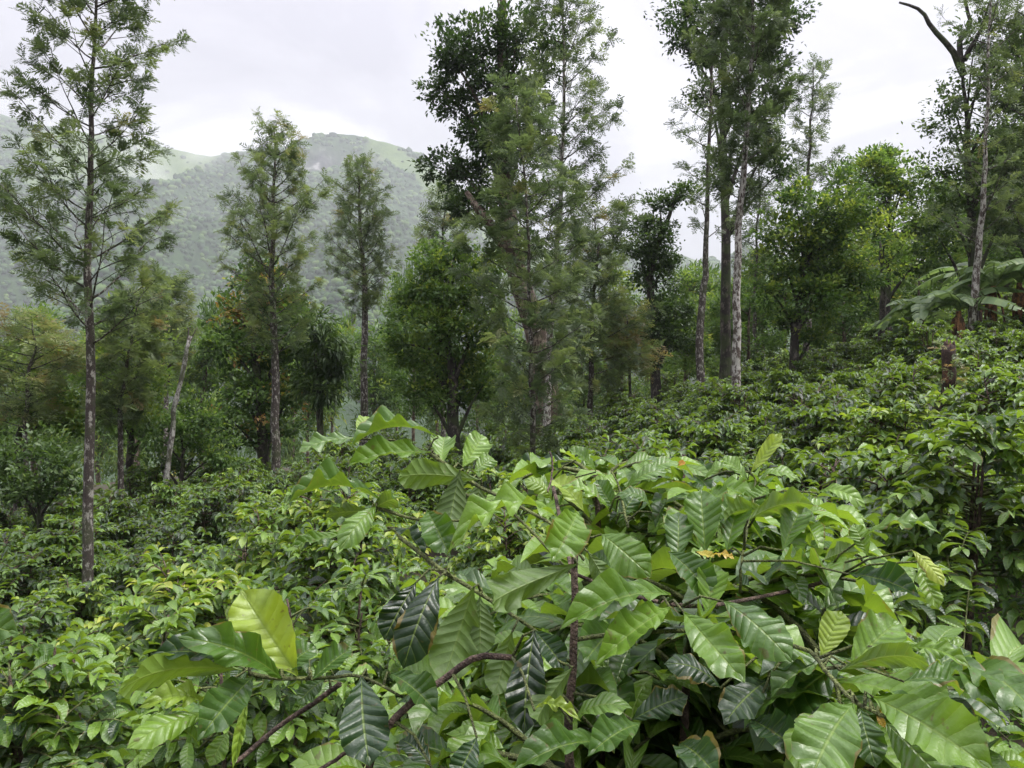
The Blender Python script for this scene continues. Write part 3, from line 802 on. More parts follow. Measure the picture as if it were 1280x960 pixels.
    B('small round tree with glossy dark drooping leaves right of the russet one', [(400, 590), (402, 520), (399, 480), (398, 440)], 24.0, .13,
      [(395, 410, 26), (415, 430, 26), (380, 435, 26), (400, 450, 32), (420, 465, 24), (385, 475, 26), (410, 490, 24)],
      40, mat='dark_leaf', leaf=.25, per=560, tint=.44, tpl=SLIM, droop=.75)
    B('broad yellow green tree left of the young silver oak', [(570, 560), (566, 480), (556, 420), (550, 370)], 22.5, .2,
      [(550, 335, 30), (585, 335, 30), (520, 360, 28), (555, 370, 36), (595, 365, 36), (520, 400, 32), (560, 410, 40), (600, 410, 36), (515, 440, 32), (550, 455, 40), (590, 455, 38), (525, 485, 30), (565, 495, 34), (605, 480, 30), (535, 350, 22), (530, 316, 18), (572, 306, 22), (506, 372, 18), (498, 430, 22), (610, 330, 24)],
      41, mat='green_leaf', leaf=.145, per=620, tint=.54, tintsd=.16)
    B('light green leafy tree left of the leaning pale trunk', [(160, 620), (165, 540), (170, 480)], 20.0, .13,
      [(150, 420, 26), (180, 435, 28), (140, 455, 30), (170, 470, 34), (195, 475, 24), (135, 500, 30), (165, 515, 32), (190, 520, 26)], 42, mat='green_leaf', leaf=.13, per=480, tint=.66)
    B('bushy olive tree at the left edge under the mountain', [(20, 640), (25, 560), (40, 500)], 18.0, .12,
      [(10, 450, 30), (50, 460, 30), (80, 490, 28), (20, 495, 34), (55, 510, 34), (85, 530, 26), (-10, 520, 34)], 43, mat='green_leaf', leaf=.13, per=420, tint=.60)
    B('low dark shrubby tree at the left edge above the coffee', [(50, 660), (50, 610), (48, 580)], 15.0, .08,
      [(10, 575, 28), (45, 565, 30), (80, 575, 26), (25, 605, 28), (65, 605, 28), (105, 600, 22), (-15, 600, 30)], 44, mat='dark_leaf', leaf=.11, per=460, tint=.50)
    B('dense shrubby tree round the foot of the leaning pale trunk', [(225, 640), (228, 590), (230, 560)], 19.0, .09,
      [(200, 545, 26), (235, 530, 26), (260, 520, 28), (215, 575, 28), (250, 560, 30), (185, 580, 22), (275, 570, 26), (225, 500, 22)], 45, mat='green_leaf', leaf=.12, per=460, tint=.42)
    B('yellow green tree behind the drooping feathery tree right of centre', [(775, 480), (775, 420), (772, 380)], 32.0, .15,
      [(760, 350, 26), (785, 370, 28), (765, 390, 30), (795, 405, 24), (775, 430, 30), (745, 420, 26)], 46, mat='green_leaf', leaf=.16, per=480, tint=.68)
    # the leaning lichen-white trunk
    rg = np.random.default_rng(2)
    b = at(200, 640, 17.5); b[2] = float(G(b[0], b[1])) - .1
    t = thing('leaning_trunk', 'bare pale lichen covered trunk leaning right with a broken top', 'dead tree', tuple(b))
    P = wiggle(path3([b, at(212, 575, 17.5), at(222, 500, 17.5), at(238, 420, 17.5)], 16), .02, rg) - b
    mb = MB(); mb.tube(P, .068 - .02 * np.linspace(0, 1, 16) + .006 * np.sin(np.arange(16) * 2.1), 10); mb.build('trunk', M['white_bark'], t)
    for dx, rr in ((.09, .02), (-.05, .025)):
        mb = MB(); mb.tube(path3([P[-2], P[-1] + [dx, .02, .10], P[-1] + [dx * 1.6, .05, .20]], 6), rr * (1 - .6 * np.linspace(0, 1, 6)), 6); mb.build('branch', M['dark_bark'], t)
    # stump
    b = at(1189, 500, 13.0); b[2] = float(G(b[0], b[1])) - .05
    t = thing('tree_stump', 'short reddish brown broken stump among the coffee at the right', 'tree stump', tuple(b))
    top = at(1186, 432, 13.0) - b
    n = 14; q = np.linspace(0, 1, n)[:, None]
    mb = MB(); mb.tube(top * q + rg.normal(0, .012, (n, 3)) * [1, 1, 0], .125 - .035 * q[:, 0] + .02 * rg.random(n), 12); mb.build('trunk', M['rust'], t)
    for k in range(7):
        a = k * .9; p = top + [.07 * math.cos(a), .07 * math.sin(a), -.05]
        mb = MB(); mb.tube(np.array([p, p + [.01, 0, .04 + .05 * rg.random()], p + [.02, .01, .07 + .10 * rg.random()]]), [.035, .025, .006], 6); mb.build('splinter', M['rust'], t)
    mb = MB(); m_ = 90
    dd = nrm(rg.normal(0, 1, (m_, 3)) + [0, -.3, -.2])
    mb.inst(FRONDS[0], frames(dd, rg.normal(0, .3, (m_, 3)) + [0, 0, 1]), top * rg.uniform(.3, 1, (m_, 1)) + dd * .15, rg.uniform(.12, .25, m_), rg.uniform(.5, 1, m_))
    mb.build('dead_fern', M['oak_leaf'], t, kind='stuff')

def far_tree_copies():
    """trees of the wood behind: each an object, meshes shared between a few kinds."""
    rg = np.random.default_rng(77)
    protos = []
    for k in range(5):
        lt = MB(); cm = MB()
        H = [9, 11, 8, 12, 10][k]
        P = wiggle(path3([[0, 0, 0], [.1, 0, H * .5], [rg.uniform(-.4, .4), 0, H * .9]], 10), .04, rg)
        lt.tube(P, .16 * (1 - .7 * np.linspace(0, 1, 10)), 7)
        pos, dr, up, sz, ti = [], [], [], [], []
        for c in range(17):
            h = H * rg.uniform(.32, 1.0); rad = (1.9 if k % 2 else 1.3) * (1.15 - .6 * abs(h / H - .6))
            a = rg.uniform(0, 6.28); ctr = np.array([math.cos(a) * rad * rg.random() ** .5, math.sin(a) * rad * rg.random() ** .5, h])
            s = np.linspace(0, 1, 4)[:, None]; z0 = np.array([0, 0, max(h - 1.2, H * .25)])
            lt.tube(z0 + (ctr - z0) * s, .05 * (1 - .7 * s[:, 0]), 4)
            for q in range(16):
                dv = nrm(rg.normal(0, 1, 3)); n = 18
                sub = ctr + dv * .95 * rg.random() ** .4
                pos.append(sub + rg.normal(0, .22, (n, 3))); dr.append(nrm(dv + rg.normal(0, .6, (n, 3)) + [0, 0, .2])); up.append(rg.normal(0, .4, (n, 3)) + [0, 0, 1])
                sz.append(.30 * rg.uniform(.6, 1.2, n)); ti.append(np.clip(.5 + rg.normal(0, .14) + rg.normal(0, .06, n), 0, .85))
        cm.inst(KITE if k % 2 else SLIM, frames(np.concatenate(dr), np.concatenate(up)), np.concatenate(pos), np.concatenate(sz) * (1 if k % 2 else 1.3), np.concatenate(ti))
        protos.append((lt.mesh('trunk', M['brown_bark']), cm.mesh('crown', M['green_leaf'])))
    spots = []
    for i in range(26):                     # left and middle: beyond the near trees, in the valley head
        d = 36 + 60 * (i / 26) + rg.uniform(-4, 4)
        X = -40 + 900 * ((i * .618) % 1.0)
        spots.append((X, d, rg.uniform(.75, 1.15), 'left'))
    for i in range(26):                     # right: on the slope behind the bananas
        d = 30 + 30 * (i / 26)
        X = 830 + 520 * ((i * .618 + .2) % 1.0)
        spots.append((X, d, rg.uniform(.6, .95), 'right'))
    for i, (X, d, s, side) in enumerate(spots):
        x = d * (X - 640) / FPX; z = float(G(x, d))
        if side == 'left':
            toprow = (445 - rg.uniform(0, 75)) if not 690 < X < 890 else rg.uniform(400, 445)
        else:
            toprow = np.interp(X, [830, 900, 1000, 1150, 1280], [350, 330, 300, 260, 180]) + rg.uniform(-20, 40)
        k = i % 5; H = [9, 11, 8, 12, 10][k]
        ztop = EYE + d * (480 - toprow) / FPX
        sc_ = max(ztop - z, 2.5) / H
        t = thing('wood_tree', ranked(far_label, spots, i), 'tree', (x, d, z - .1), 'trees of the wood on the ' + ('valley side' if side == 'left' else 'upper slope'))
        t.scale = (min(max(sc_, .55), 1.3), min(max(sc_, .55), 1.3), sc_); t.rotation_euler.z = rg.uniform(0, 6.28)
        put('trunk', protos[k][0], t); c = put('crown', protos[k][1], t, kind='stuff'); c['leaf_tint'] = float(rg.uniform(-.12, .12))
FARC = {}
def far_label(X, side):
    m = MARKS[int(np.argmin([abs(X - q[0]) for q in MARKS]))][1]
    return ('hazy wood tree beyond the ' if side == 'left' else 'shaded upper slope tree behind the ') + m

# ------------------------------------------------------------------ bananas
def banana(label, X, Y, d, h, seed, nl=8, skirt=True):
    rg = np.random.default_rng(seed)
    b = at(X, Y, d); b[2] = float(G(b[0], b[1])) - .05
    t = thing('banana_plant', label, 'banana plant', tuple(b), 'banana plants on the upper slope')
    mb = MB(); P = path3([[0, 0, 0], [.03, 0, h * .5], [.06, .02, h]], 8)
    mb.tube(P, .13 * (1 - .5 * np.linspace(0, 1, 8)), 10); mb.build('pseudostem', M['trash' if skirt else 'rust'], t)
    for k in range(nl):
        a = k * 2.4 + rg.uniform(-.3, .3) + seed; L = rg.uniform(1.6, 2.4); up0 = rg.uniform(.75, 1.4)
        dirh = np.array([math.cos(a), math.sin(a), 0]); s = np.linspace(0, 1, 25)
        ax = P[-1] + dirh * (L * (s * math.cos(up0) * 1.1 + .25 * s * s))[:, None] + np.array([0, 0, 1]) * (L * (math.sin(up0) * s - .95 * s * s * rg.uniform(.7, 1.2)))[:, None]
        side = np.cross(dirh, [0, 0, 1.0])
        w = .25 * np.interp(s, [0, .12, .2, .5, .8, 1], [.0, .03, .75, 1, .75, .05])
        lm = MB()
        lm.tube(ax, .018 * (1 - .8 * s), 5, .7)
        for sg in (-1, 1):
            hang = rg.uniform(.2, .5)
            for i in range(3, 24):
                # torn strips of the blade
                tear = rg.random() < .22
                g = rg.uniform(.3, .7) if tear else 0.0
                if tear: hang = rg.uniform(.15, .8)
                p0, p1 = ax[i], ax[i + 1] + (ax[i] - ax[i + 1]) * g
                dz = hang
                e0 = p0 + side * sg * w[i] + np.array([0, 0, -dz * w[i]]) + dirh * .05; e1 = p1 + side * sg * w[i + 1] + np.array([0, 0, -dz * w[i + 1]]) + dirh * .05
                m0, m1 = (p0 + e0) / 2 + [0, 0, .03], (p1 + e1) / 2 + [0, 0, .03]
                vv = np.array([p0, m0, e0, p1, m1, e1])
                ff = np.array([[0, 1, 4, 3], [1, 2, 5, 4]]) if sg > 0 else np.array([[0, 3, 4, 1], [1, 4, 5, 2]])
                lm.add(vv, [ff[:, ::-1]], float(np.clip(.5 + rg.normal(0, .12), 0, .9)))
        lm.build('leaf', M['banana_leaf'], t)
    if skirt:
        for k in range(6):
            a = rg.uniform(0, 6.28); dirh = np.array([math.cos(a), math.sin(a), 0]); L = rg.uniform(.5, 1.0)
            p = P[-1] + [0, 0, -.1]
            s = np.linspace(0, 1, 6)
            ax = p + dirh * (.22 * np.sqrt(s))[:, None] + np.array([0, 0, -1]) * (L * s ** 1.3)[:, None]
            side = np.cross(dirh, [0, 0, 1.0]); w = .10 * np.sin(np.pi * (.15 + .8 * s))
            vv = np.concatenate([ax - side * w[:, None], ax + dirh * .04, ax + side * w[:, None]])
            f = []
            for i in range(5):
                f += [[i, i + 1, 7 + i, 6 + i], [6 + i, 7 + i, 13 + i, 12 + i]]
            lm = MB(); lm.add(vv, [np.array(f)], 1.0); lm.build('dead_leaf', M['trash'], t)

def build_bananas():
    banana('banana plant with arching silvery leaves, leftmost of the clump', 1150, 420, 21.0, 1.9, 1, 9, False)
    banana('banana plant with rusty hanging dead leaves beside the spotted silver oak trunk', 1196, 420, 20.0, 1.9, 2, 9)
    banana('tall banana plant with torn leaves right of the spotted silver oak trunk', 1240, 410, 20.0, 2.3, 3, 10)
    banana('banana plant with brown stem at the right edge of the picture', 1272, 405, 20.5, 2.2, 5, 9)
    banana('small banana plant with spreading leaves left of the rusty one, beside the dark straight trunk', 1132, 425, 22.0, 1.5, 11, 8, False)
    banana('banana plant cut by the right edge of the picture, broad leaves hanging', 1305, 400, 20.0, 2.2, 13, 9)
    banana('banana plant hidden low behind the rusty one', 1222, 410, 23.0, 2.5, 8, 9, False)

# ------------------------------------------------------------------ coffee
def bush_leaves(rg, R=.95, H=1.6, nbr=70, leaf=.15, bright=0.0, low=.3):
    """returns branches [(pts, radii)] and leaf arrays pos, dir, up, size, tint."""
    br = []; pos, dr, up, sz, ti = [], [], [], [], []
    ns = int(rg.integers(3, 6)); stems = []
    for k in range(ns):
        a = rg.uniform(0, 6.28); sp = rg.uniform(.05, .35) * R
        s = np.linspace(0, 1, 6)
        P = np.stack([math.cos(a) * (.06 + sp * s), math.sin(a) * (.06 + sp * s), H * .92 * s * rg.uniform(.85, 1.05)], -1)
        stems.append(P); br.append((P, .022 * (1 - .65 * s)))
    az = rg.uniform(0, 6.28)
    for k in range(nbr):
        P = stems[k % ns]
        q = rg.uniform(low, 1.0) ** .8
        p0 = np.array([np.interp(q, np.linspace(0, 1, 6), P[:, i]) for i in range(3)])
        az += 2.399 + rg.uniform(-.4, .4)
        top = (q > .86)
        ln = R * (1.05 - .62 * max(0, q - .45) / .55) * rg.uniform(.6, 1.1)
        if top: ln *= .75
        el = (rg.uniform(.5, 1.2) if top else rg.uniform(.15, .7)); dp = rg.uniform(.55, 1.0)
        dirh = np.array([math.cos(az), math.sin(az), 0])
        s = np.linspace(0, 1, 6)
        B = p0 + dirh * (ln * s * math.cos(el * .7))[:, None] + np.array([0, 0, 1]) * (ln * (math.sin(el) * s - dp * .62 * s * s))[:, None]
        br.append((B, .008 * (1 - .6 * s)))
        nn = max(3, int(ln / (leaf * .46)))
        side = np.cross(dirh, [0, 0, 1.0])
        for i in range(nn):
            f = .28 + .68 * (i + .5) / nn
            c = np.array([np.interp(f, s, B[:, j]) for j in range(3)])
            for sg in (-1, 1):
                if rg.random() < .08: continue
                d = dirh * rg.uniform(.2, .75) + side * sg * rg.uniform(.7, 1.0) + np.array([0, 0, rg.uniform(-.70, .22)])
                pos.append(c); dr.append(d)
                up.append(np.array([0, 0, 1.0]) + rg.normal(0, .22, 3))
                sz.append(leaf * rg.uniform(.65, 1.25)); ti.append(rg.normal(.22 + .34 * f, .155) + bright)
        for sg in (-1, 1):
            d = nrm(B[-1] - B[-2]) + side * sg * .55 + np.array([0, 0, rg.uniform(-.2, .35)])
            pos.append(B[-1]); dr.append(d); up.append(np.array([0, 0, 1.0]) + rg.normal(0, .25, 3)); sz.append(leaf * rg.uniform(.5, 1.0)); ti.append(rg.normal(.66, .12) + bright)
        if rg.random() < .5:
            pos.append(B[-1]); dr.append(nrm(B[-1] - B[-2]) + [0, 0, .5]); up.append(np.array([0, 0, 1.0]) + rg.normal(0, .3, 3)); sz.append(leaf * .5); ti.append(rg.normal(.74, .1))
    return br, np.array(pos), nrm(np.array(dr)), np.array(up), np.array(sz), np.clip(np.array(ti), .02, .71)

WR = (.34, .46)   # leaf width to length
def fill_foliage(mb, rg, pos, dr, up, sz, ti):
    pick = rg.integers(0, 3, len(pos)); Rm = frames(dr, up)
    w = rg.uniform(*WR, len(pos))
    S3 = np.stack([sz * w, sz, sz], -1)
    for k in range(3):
        q = pick == k
        mb.inst(MID_T[k], Rm[q], pos[q], S3[q], ti[q])

HERO_ME = None
def hero_meshes():
    global HERO_ME
    if HERO_ME is None:
        HERO_ME = []
        for i, tp in enumerate(HERO_T):
            mb = MB(); mb.add(tp['v'], tp['f'], 0.0, tp['uv']); HERO_ME.append(mb.mesh('leaf', M['coffee']))
    return HERO_ME
MID_ME = None
def near_meshes():
    global MID_ME
    if MID_ME is None:
        MID_ME = []
        for i in range(6):
            tp = leaf_grid(10, 2, arch=[.05, .11, .18][i % 3], fold=[.25, .1, .35][i % 3], wave=.03, quilt=.02, nv=5, seed=60 + i, sweep=[0, .08, -.08][i % 3])
            mb = MB(); mb.add(tp['v'], tp['f'], 0.0, tp['uv']); MID_ME.append(mb.mesh('leaf', M['coffee']))
    return MID_ME

def leaf_obj(root, me, R, p, S, tint):
    o = bpy.data.objects.new('leaf', me)
    COL.objects.link(o)
    m = Matrix(((R[0, 0] * S[0], R[0, 1] * S[1], R[0, 2] * S[2], p[0]), (R[1, 0] * S[0], R[1, 1] * S[1], R[1, 2] * S[2], p[1]), (R[2, 0] * S[0], R[2, 1] * S[1], R[2, 2] * S[2], p[2]), (0, 0, 0, 1)))
    o.parent = root
    o.matrix_basis = m
    o['leaf_tint'] = float(tint)
    return o

def unique_bush(root, loc, rg, n_leaf_objs, meshes, limit=None, **kw):
    """a near bush: its own branches, its largest seen leaves as objects, the rest joined."""
    br, pos, dr, up, sz, ti = bush_leaves(rg, **kw)
    loc = np.array(loc)
    if limit is not None:
        keep = limit(pos + loc, dr, sz); pos, dr, up, sz, ti = (a[keep] for a in (pos, dr, up, sz, ti))
    eye = np.array([0, 0, EYE])
    c = pos + dr * sz[:, None] * .5
    w = c + loc - eye
    dist = np.linalg.norm(w, axis=1)
    toward = -(nrm(w) * nrm(c - [0, 0, .7])).sum(1)             # on the camera's side of the bush
    px = np.abs(w[:, 0] / np.maximum(w[:, 1], .1)) < .70
    score = sz / dist * (.35 + np.clip(toward + .45 + .9 * (c[:, 2] - .9), 0, 2)) * (.2 + .8 * px)
    order = np.argsort(-score)
    big, rest = order[:n_leaf_objs], order[n_leaf_objs:]
    Rm = frames(dr, up); wd = rg.uniform(*WR, len(pos))
    for i in big:
        leaf_obj(root, meshes[int(rg.integers(len(meshes)))], Rm[i], pos[i], (sz[i] * wd[i], sz[i], sz[i]), ti[i])
    if len(rest):
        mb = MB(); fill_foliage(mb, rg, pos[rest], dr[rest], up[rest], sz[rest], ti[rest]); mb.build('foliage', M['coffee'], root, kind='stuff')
    bm = MB(); sm = MB()
    for k, (P, r) in enumerate(br):
        if limit is not None and r[0] < .015 and not limit(P[-2:] + loc, np.zeros((2, 3)), np.zeros(2)).all(): continue
        (sm if r[0] > .015 else bm).tube(P, r, 5 if r[0] > .015 else 4)
    sm.build('stem', M['wood'], root); bm.build('twigs', M['twig'], root, kind='stuff')

def bush_label(x, y, i):
    return None

def build_coffee():
    rg = np.random.default_rng(21)
    # shared bush kinds
    kinds = []
    for k in range(8):
        r2 = np.random.default_rng(300 + k)
        br, pos, dr, up, sz, ti = bush_leaves(r2, R=r2.uniform(.86, 1.05), H=r2.uniform(1.4, 1.75), nbr=100, leaf=.138, low=.35)
        mb = MB(); fill_foliage(mb, r2, pos, dr, up, sz, ti)
        sm = MB()
        for P, r in br: sm.tube(P, r, 4)
        kinds.append((mb.mesh('foliage', M['coffee']), sm.mesh('stem', M['wood'])))
    # positions: staggered planting, denser close by
    spots = []
    y = 2.9
    row = 0
    while y < 40:
        step = 1.38 + .020 * y
        half = .70 * y + 2.0
        n = int(2 * half / step)
        for j in range(n + 1):
            x = -half + (j + .5 * (row % 2)) * step + rg.uniform(-.28, .28)
            yy = y + rg.uniform(-.3, .3)
            spots.append((x, yy))
        y += step * .92; row += 1
    keep = []
    for x, yy in spots:
        X = 640 + FPX * x / yy
        if X < -110 or X > 1390: continue
        if abs(x - .3) < 1.4 and yy < 3.5: continue            # the hero bush stands here
        if 1.9 < x < 3.6 and yy < 4.3: continue                 # open dark gap at lower right
        if yy > np.interp(X, [0, 300, 600, 700, 850, 1000, 1280], [23, 25, 26, 28, 32, 34, 31]): continue
        keep.append((x, yy))
    keep.sort(key=lambda p: p[1])
    print('bushes', len(keep))
    near_n = 0
    labs = coffee_labels(keep)
    for i, (x, yy) in enumerate(keep):
        z = float(G(x, yy)) - .05
        X = 640 + FPX * x / yy
        lab, grp = labs[i], 'coffee bushes planted over the slope'
        t = thing('coffee_bush', lab, 'coffee bush', (x, yy, z), grp)
        if yy < 6.6:
            near_n += 1
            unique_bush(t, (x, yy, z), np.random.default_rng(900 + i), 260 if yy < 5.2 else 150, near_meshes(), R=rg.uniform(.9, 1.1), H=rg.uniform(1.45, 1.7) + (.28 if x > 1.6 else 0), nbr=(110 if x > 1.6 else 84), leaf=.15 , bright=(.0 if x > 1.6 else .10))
        else:
            s = rg.uniform(.78, 1.20)
            t.scale = (s ** .6, s ** .6, s); t.rotation_euler.z = rg.uniform(0, 6.28)
            fm, sm = kinds[int(rg.integers(8))]
            o = put('foliage', fm, t, kind='stuff'); o['leaf_tint'] = float(np.clip(rg.normal(-.03, .085), -.17, .12)) + (.07 if X < 520 and yy < 10 else -.05 if yy > 10 else 0.0)
            put('stem', sm, t)
    print('near bushes', near_n)

MARKS = [(108, 'lone left silver oak'), (225, 'leaning pale trunk'), (345, 'pointed silver oak'), (452, 'slim narrow silver oak'), (565, 'broad yellow green tree'),
         (668, 'young mid silver oak'), (800, 'dark column tree'), (920, 'tallest silver oak'), (995, 'vine clad shade tree'), (1104, 'dark straight trunk'), (1189, 'broken brown stump'), (1262, 'banana clump')]
WORD = {2: 'two', 3: 'three', 4: 'four', 5: 'five', 6: 'six', 7: 'seven', 8: 'eight', 9: 'nine', 10: 'ten'}
ORDER = ['leftmost', 'second from left', 'third from left', 'fourth from left', 'fifth from left', 'sixth from left', 'seventh from left', 'eighth from left', 'ninth from left']
def ranked(f, spots, i):
    t = f(spots[i][0], spots[i][3])
    same = sorted([j for j in range(len(spots)) if f(spots[j][0], spots[j][3]) == t], key=lambda j: spots[j][0])
    n = len(same); p = same.index(i)
    return t if n == 1 or n > 10 else t + ', ' + ('rightmost' if p == n - 1 else ORDER[p]) + ' of ' + WORD[n]

def coffee_labels(keep):
    """a label per bush: by its row zone and the landmark it stands below, then by its place among its likes."""
    zone = []
    for x, y in keep:
        X = 640 + FPX * x / y
        m = MARKS[int(np.argmin([abs(X - q[0]) for q in MARKS]))][1]
        zone.append((int(np.searchsorted([6.6, 11, 14, 17.5, 21, 25, 29], y)), m, X))
    base = ['front coffee bush below the ', 'mid field coffee bush below the ', 'farther coffee bush below the ', 'small far coffee bush below the ',
            'distant coffee bush below the ', 'tiny distant coffee bush by the ', 'back row coffee bush by the ', 'last row coffee bush by the ']
    res = []
    for i, (k, m, X) in enumerate(zone):
        same = sorted([j for j in range(len(zone)) if zone[j][:2] == (k, m)], key=lambda j: zone[j][2])
        n = len(same); t = base[k] + m
        if 1 < n <= 10:
            p = same.index(i)
            t += ', ' + ('rightmost' if p == n - 1 else ORDER[p]) + ' of ' + WORD[n]
        res.append(t)
    return res

# ---- the big bush in front: leaves read off the photograph -------------------
# base x,y,depth, tip x,y,depth, width px, facing (0 up .. 1 camera, <0 shows its underside), tint, mesh
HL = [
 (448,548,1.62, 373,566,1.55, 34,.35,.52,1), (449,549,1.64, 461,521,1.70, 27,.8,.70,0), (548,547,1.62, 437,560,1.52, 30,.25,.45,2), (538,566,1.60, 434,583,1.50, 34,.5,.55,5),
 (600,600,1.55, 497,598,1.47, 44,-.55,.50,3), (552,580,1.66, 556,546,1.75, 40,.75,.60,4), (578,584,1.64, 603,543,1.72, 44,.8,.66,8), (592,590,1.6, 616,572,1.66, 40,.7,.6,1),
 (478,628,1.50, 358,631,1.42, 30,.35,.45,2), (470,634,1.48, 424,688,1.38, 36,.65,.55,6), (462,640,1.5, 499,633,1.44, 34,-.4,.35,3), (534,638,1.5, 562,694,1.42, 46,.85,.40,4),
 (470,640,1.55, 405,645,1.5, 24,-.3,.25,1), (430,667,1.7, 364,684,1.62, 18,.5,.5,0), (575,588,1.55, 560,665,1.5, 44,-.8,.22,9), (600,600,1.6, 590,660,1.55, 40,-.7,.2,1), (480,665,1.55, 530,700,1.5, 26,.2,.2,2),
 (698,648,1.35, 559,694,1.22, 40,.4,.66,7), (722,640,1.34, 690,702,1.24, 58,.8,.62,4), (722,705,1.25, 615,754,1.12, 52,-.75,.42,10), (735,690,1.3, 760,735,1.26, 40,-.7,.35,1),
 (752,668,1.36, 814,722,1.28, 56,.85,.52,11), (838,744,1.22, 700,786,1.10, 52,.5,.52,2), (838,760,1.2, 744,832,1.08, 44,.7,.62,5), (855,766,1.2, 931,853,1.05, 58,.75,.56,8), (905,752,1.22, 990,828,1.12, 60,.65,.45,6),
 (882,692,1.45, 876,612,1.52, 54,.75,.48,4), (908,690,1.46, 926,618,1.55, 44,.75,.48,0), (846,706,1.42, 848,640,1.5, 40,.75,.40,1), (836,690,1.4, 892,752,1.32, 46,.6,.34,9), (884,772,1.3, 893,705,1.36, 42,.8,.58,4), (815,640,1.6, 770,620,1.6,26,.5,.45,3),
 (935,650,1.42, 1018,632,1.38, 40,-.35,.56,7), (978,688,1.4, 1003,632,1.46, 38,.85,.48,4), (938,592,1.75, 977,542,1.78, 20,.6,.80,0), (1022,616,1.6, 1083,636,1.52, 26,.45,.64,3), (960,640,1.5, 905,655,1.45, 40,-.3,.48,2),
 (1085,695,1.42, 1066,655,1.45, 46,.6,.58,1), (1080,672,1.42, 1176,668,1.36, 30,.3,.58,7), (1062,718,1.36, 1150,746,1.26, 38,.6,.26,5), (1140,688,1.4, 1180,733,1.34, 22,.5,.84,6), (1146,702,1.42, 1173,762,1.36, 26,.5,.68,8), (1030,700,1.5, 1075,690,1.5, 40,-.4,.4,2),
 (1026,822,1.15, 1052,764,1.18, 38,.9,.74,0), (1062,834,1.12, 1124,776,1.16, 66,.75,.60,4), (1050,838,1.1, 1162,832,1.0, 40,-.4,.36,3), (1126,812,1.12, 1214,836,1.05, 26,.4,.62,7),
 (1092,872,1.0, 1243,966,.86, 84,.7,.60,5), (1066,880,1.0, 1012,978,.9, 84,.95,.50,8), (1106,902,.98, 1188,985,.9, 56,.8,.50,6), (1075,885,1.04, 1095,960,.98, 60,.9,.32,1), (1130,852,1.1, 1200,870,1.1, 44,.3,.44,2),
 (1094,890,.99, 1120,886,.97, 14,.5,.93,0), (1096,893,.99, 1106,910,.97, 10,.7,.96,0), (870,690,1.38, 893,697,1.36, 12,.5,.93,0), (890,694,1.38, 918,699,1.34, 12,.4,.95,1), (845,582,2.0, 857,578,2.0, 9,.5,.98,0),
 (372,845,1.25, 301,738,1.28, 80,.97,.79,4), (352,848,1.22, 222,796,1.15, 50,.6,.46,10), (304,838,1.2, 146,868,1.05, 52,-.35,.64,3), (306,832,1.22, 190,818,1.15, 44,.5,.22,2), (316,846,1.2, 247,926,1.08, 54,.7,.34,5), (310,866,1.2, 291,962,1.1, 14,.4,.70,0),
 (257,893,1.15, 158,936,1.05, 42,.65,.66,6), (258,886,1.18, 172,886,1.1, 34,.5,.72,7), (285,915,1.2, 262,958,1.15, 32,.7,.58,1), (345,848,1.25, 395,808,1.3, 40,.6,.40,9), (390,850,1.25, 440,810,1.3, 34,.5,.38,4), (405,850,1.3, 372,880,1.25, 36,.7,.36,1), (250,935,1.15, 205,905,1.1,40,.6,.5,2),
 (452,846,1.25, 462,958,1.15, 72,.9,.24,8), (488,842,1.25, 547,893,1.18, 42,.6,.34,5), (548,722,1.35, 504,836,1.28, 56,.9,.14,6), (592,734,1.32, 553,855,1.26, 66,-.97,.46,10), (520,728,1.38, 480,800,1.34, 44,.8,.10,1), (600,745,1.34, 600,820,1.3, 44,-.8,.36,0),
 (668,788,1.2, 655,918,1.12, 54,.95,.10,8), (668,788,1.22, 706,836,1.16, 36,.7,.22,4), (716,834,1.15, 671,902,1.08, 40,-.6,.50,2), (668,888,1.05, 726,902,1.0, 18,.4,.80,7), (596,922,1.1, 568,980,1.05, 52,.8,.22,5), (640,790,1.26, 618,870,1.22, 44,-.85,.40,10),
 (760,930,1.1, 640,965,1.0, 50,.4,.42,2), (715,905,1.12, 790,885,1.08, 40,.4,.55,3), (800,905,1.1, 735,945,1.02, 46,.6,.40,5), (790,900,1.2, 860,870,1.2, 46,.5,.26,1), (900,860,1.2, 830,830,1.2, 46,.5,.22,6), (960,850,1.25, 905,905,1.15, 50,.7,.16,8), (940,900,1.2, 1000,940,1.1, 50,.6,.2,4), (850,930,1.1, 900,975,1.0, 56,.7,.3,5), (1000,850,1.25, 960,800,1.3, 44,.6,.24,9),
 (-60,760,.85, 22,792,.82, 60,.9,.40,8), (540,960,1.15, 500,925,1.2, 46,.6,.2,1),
 (720,575,2.0, 700,565,1.95, 18,.4,.7,0), (780,615,1.9, 835,590,1.9, 26,.4,.5,3), (770,640,1.7, 745,600,1.75, 28,.6,.42,4), (762,640,1.7, 700,610,1.7, 30,.3,.66,7), (770,655,1.65, 800,610,1.7, 30,.6,.34,1), (730,640,1.8, 690,600,1.85, 34,.5,.78,5), (745,590,1.9, 710,562,1.9, 24,.4,.55,2), (690,625,1.9, 655,600,1.9, 30,.4,.7,6), (800,600,2.0, 850,580,2.0, 26,.4,.55,3), (880,600,1.9, 930,585,1.9, 26,.35,.6,7), (935,600,1.75, 900,575,1.8, 24,.4,.6,2), (945,605,1.75, 1000,600,1.7, 26,.3,.62,3), (960,610,1.7, 935,640,1.65, 30,.6,.5,4),
]
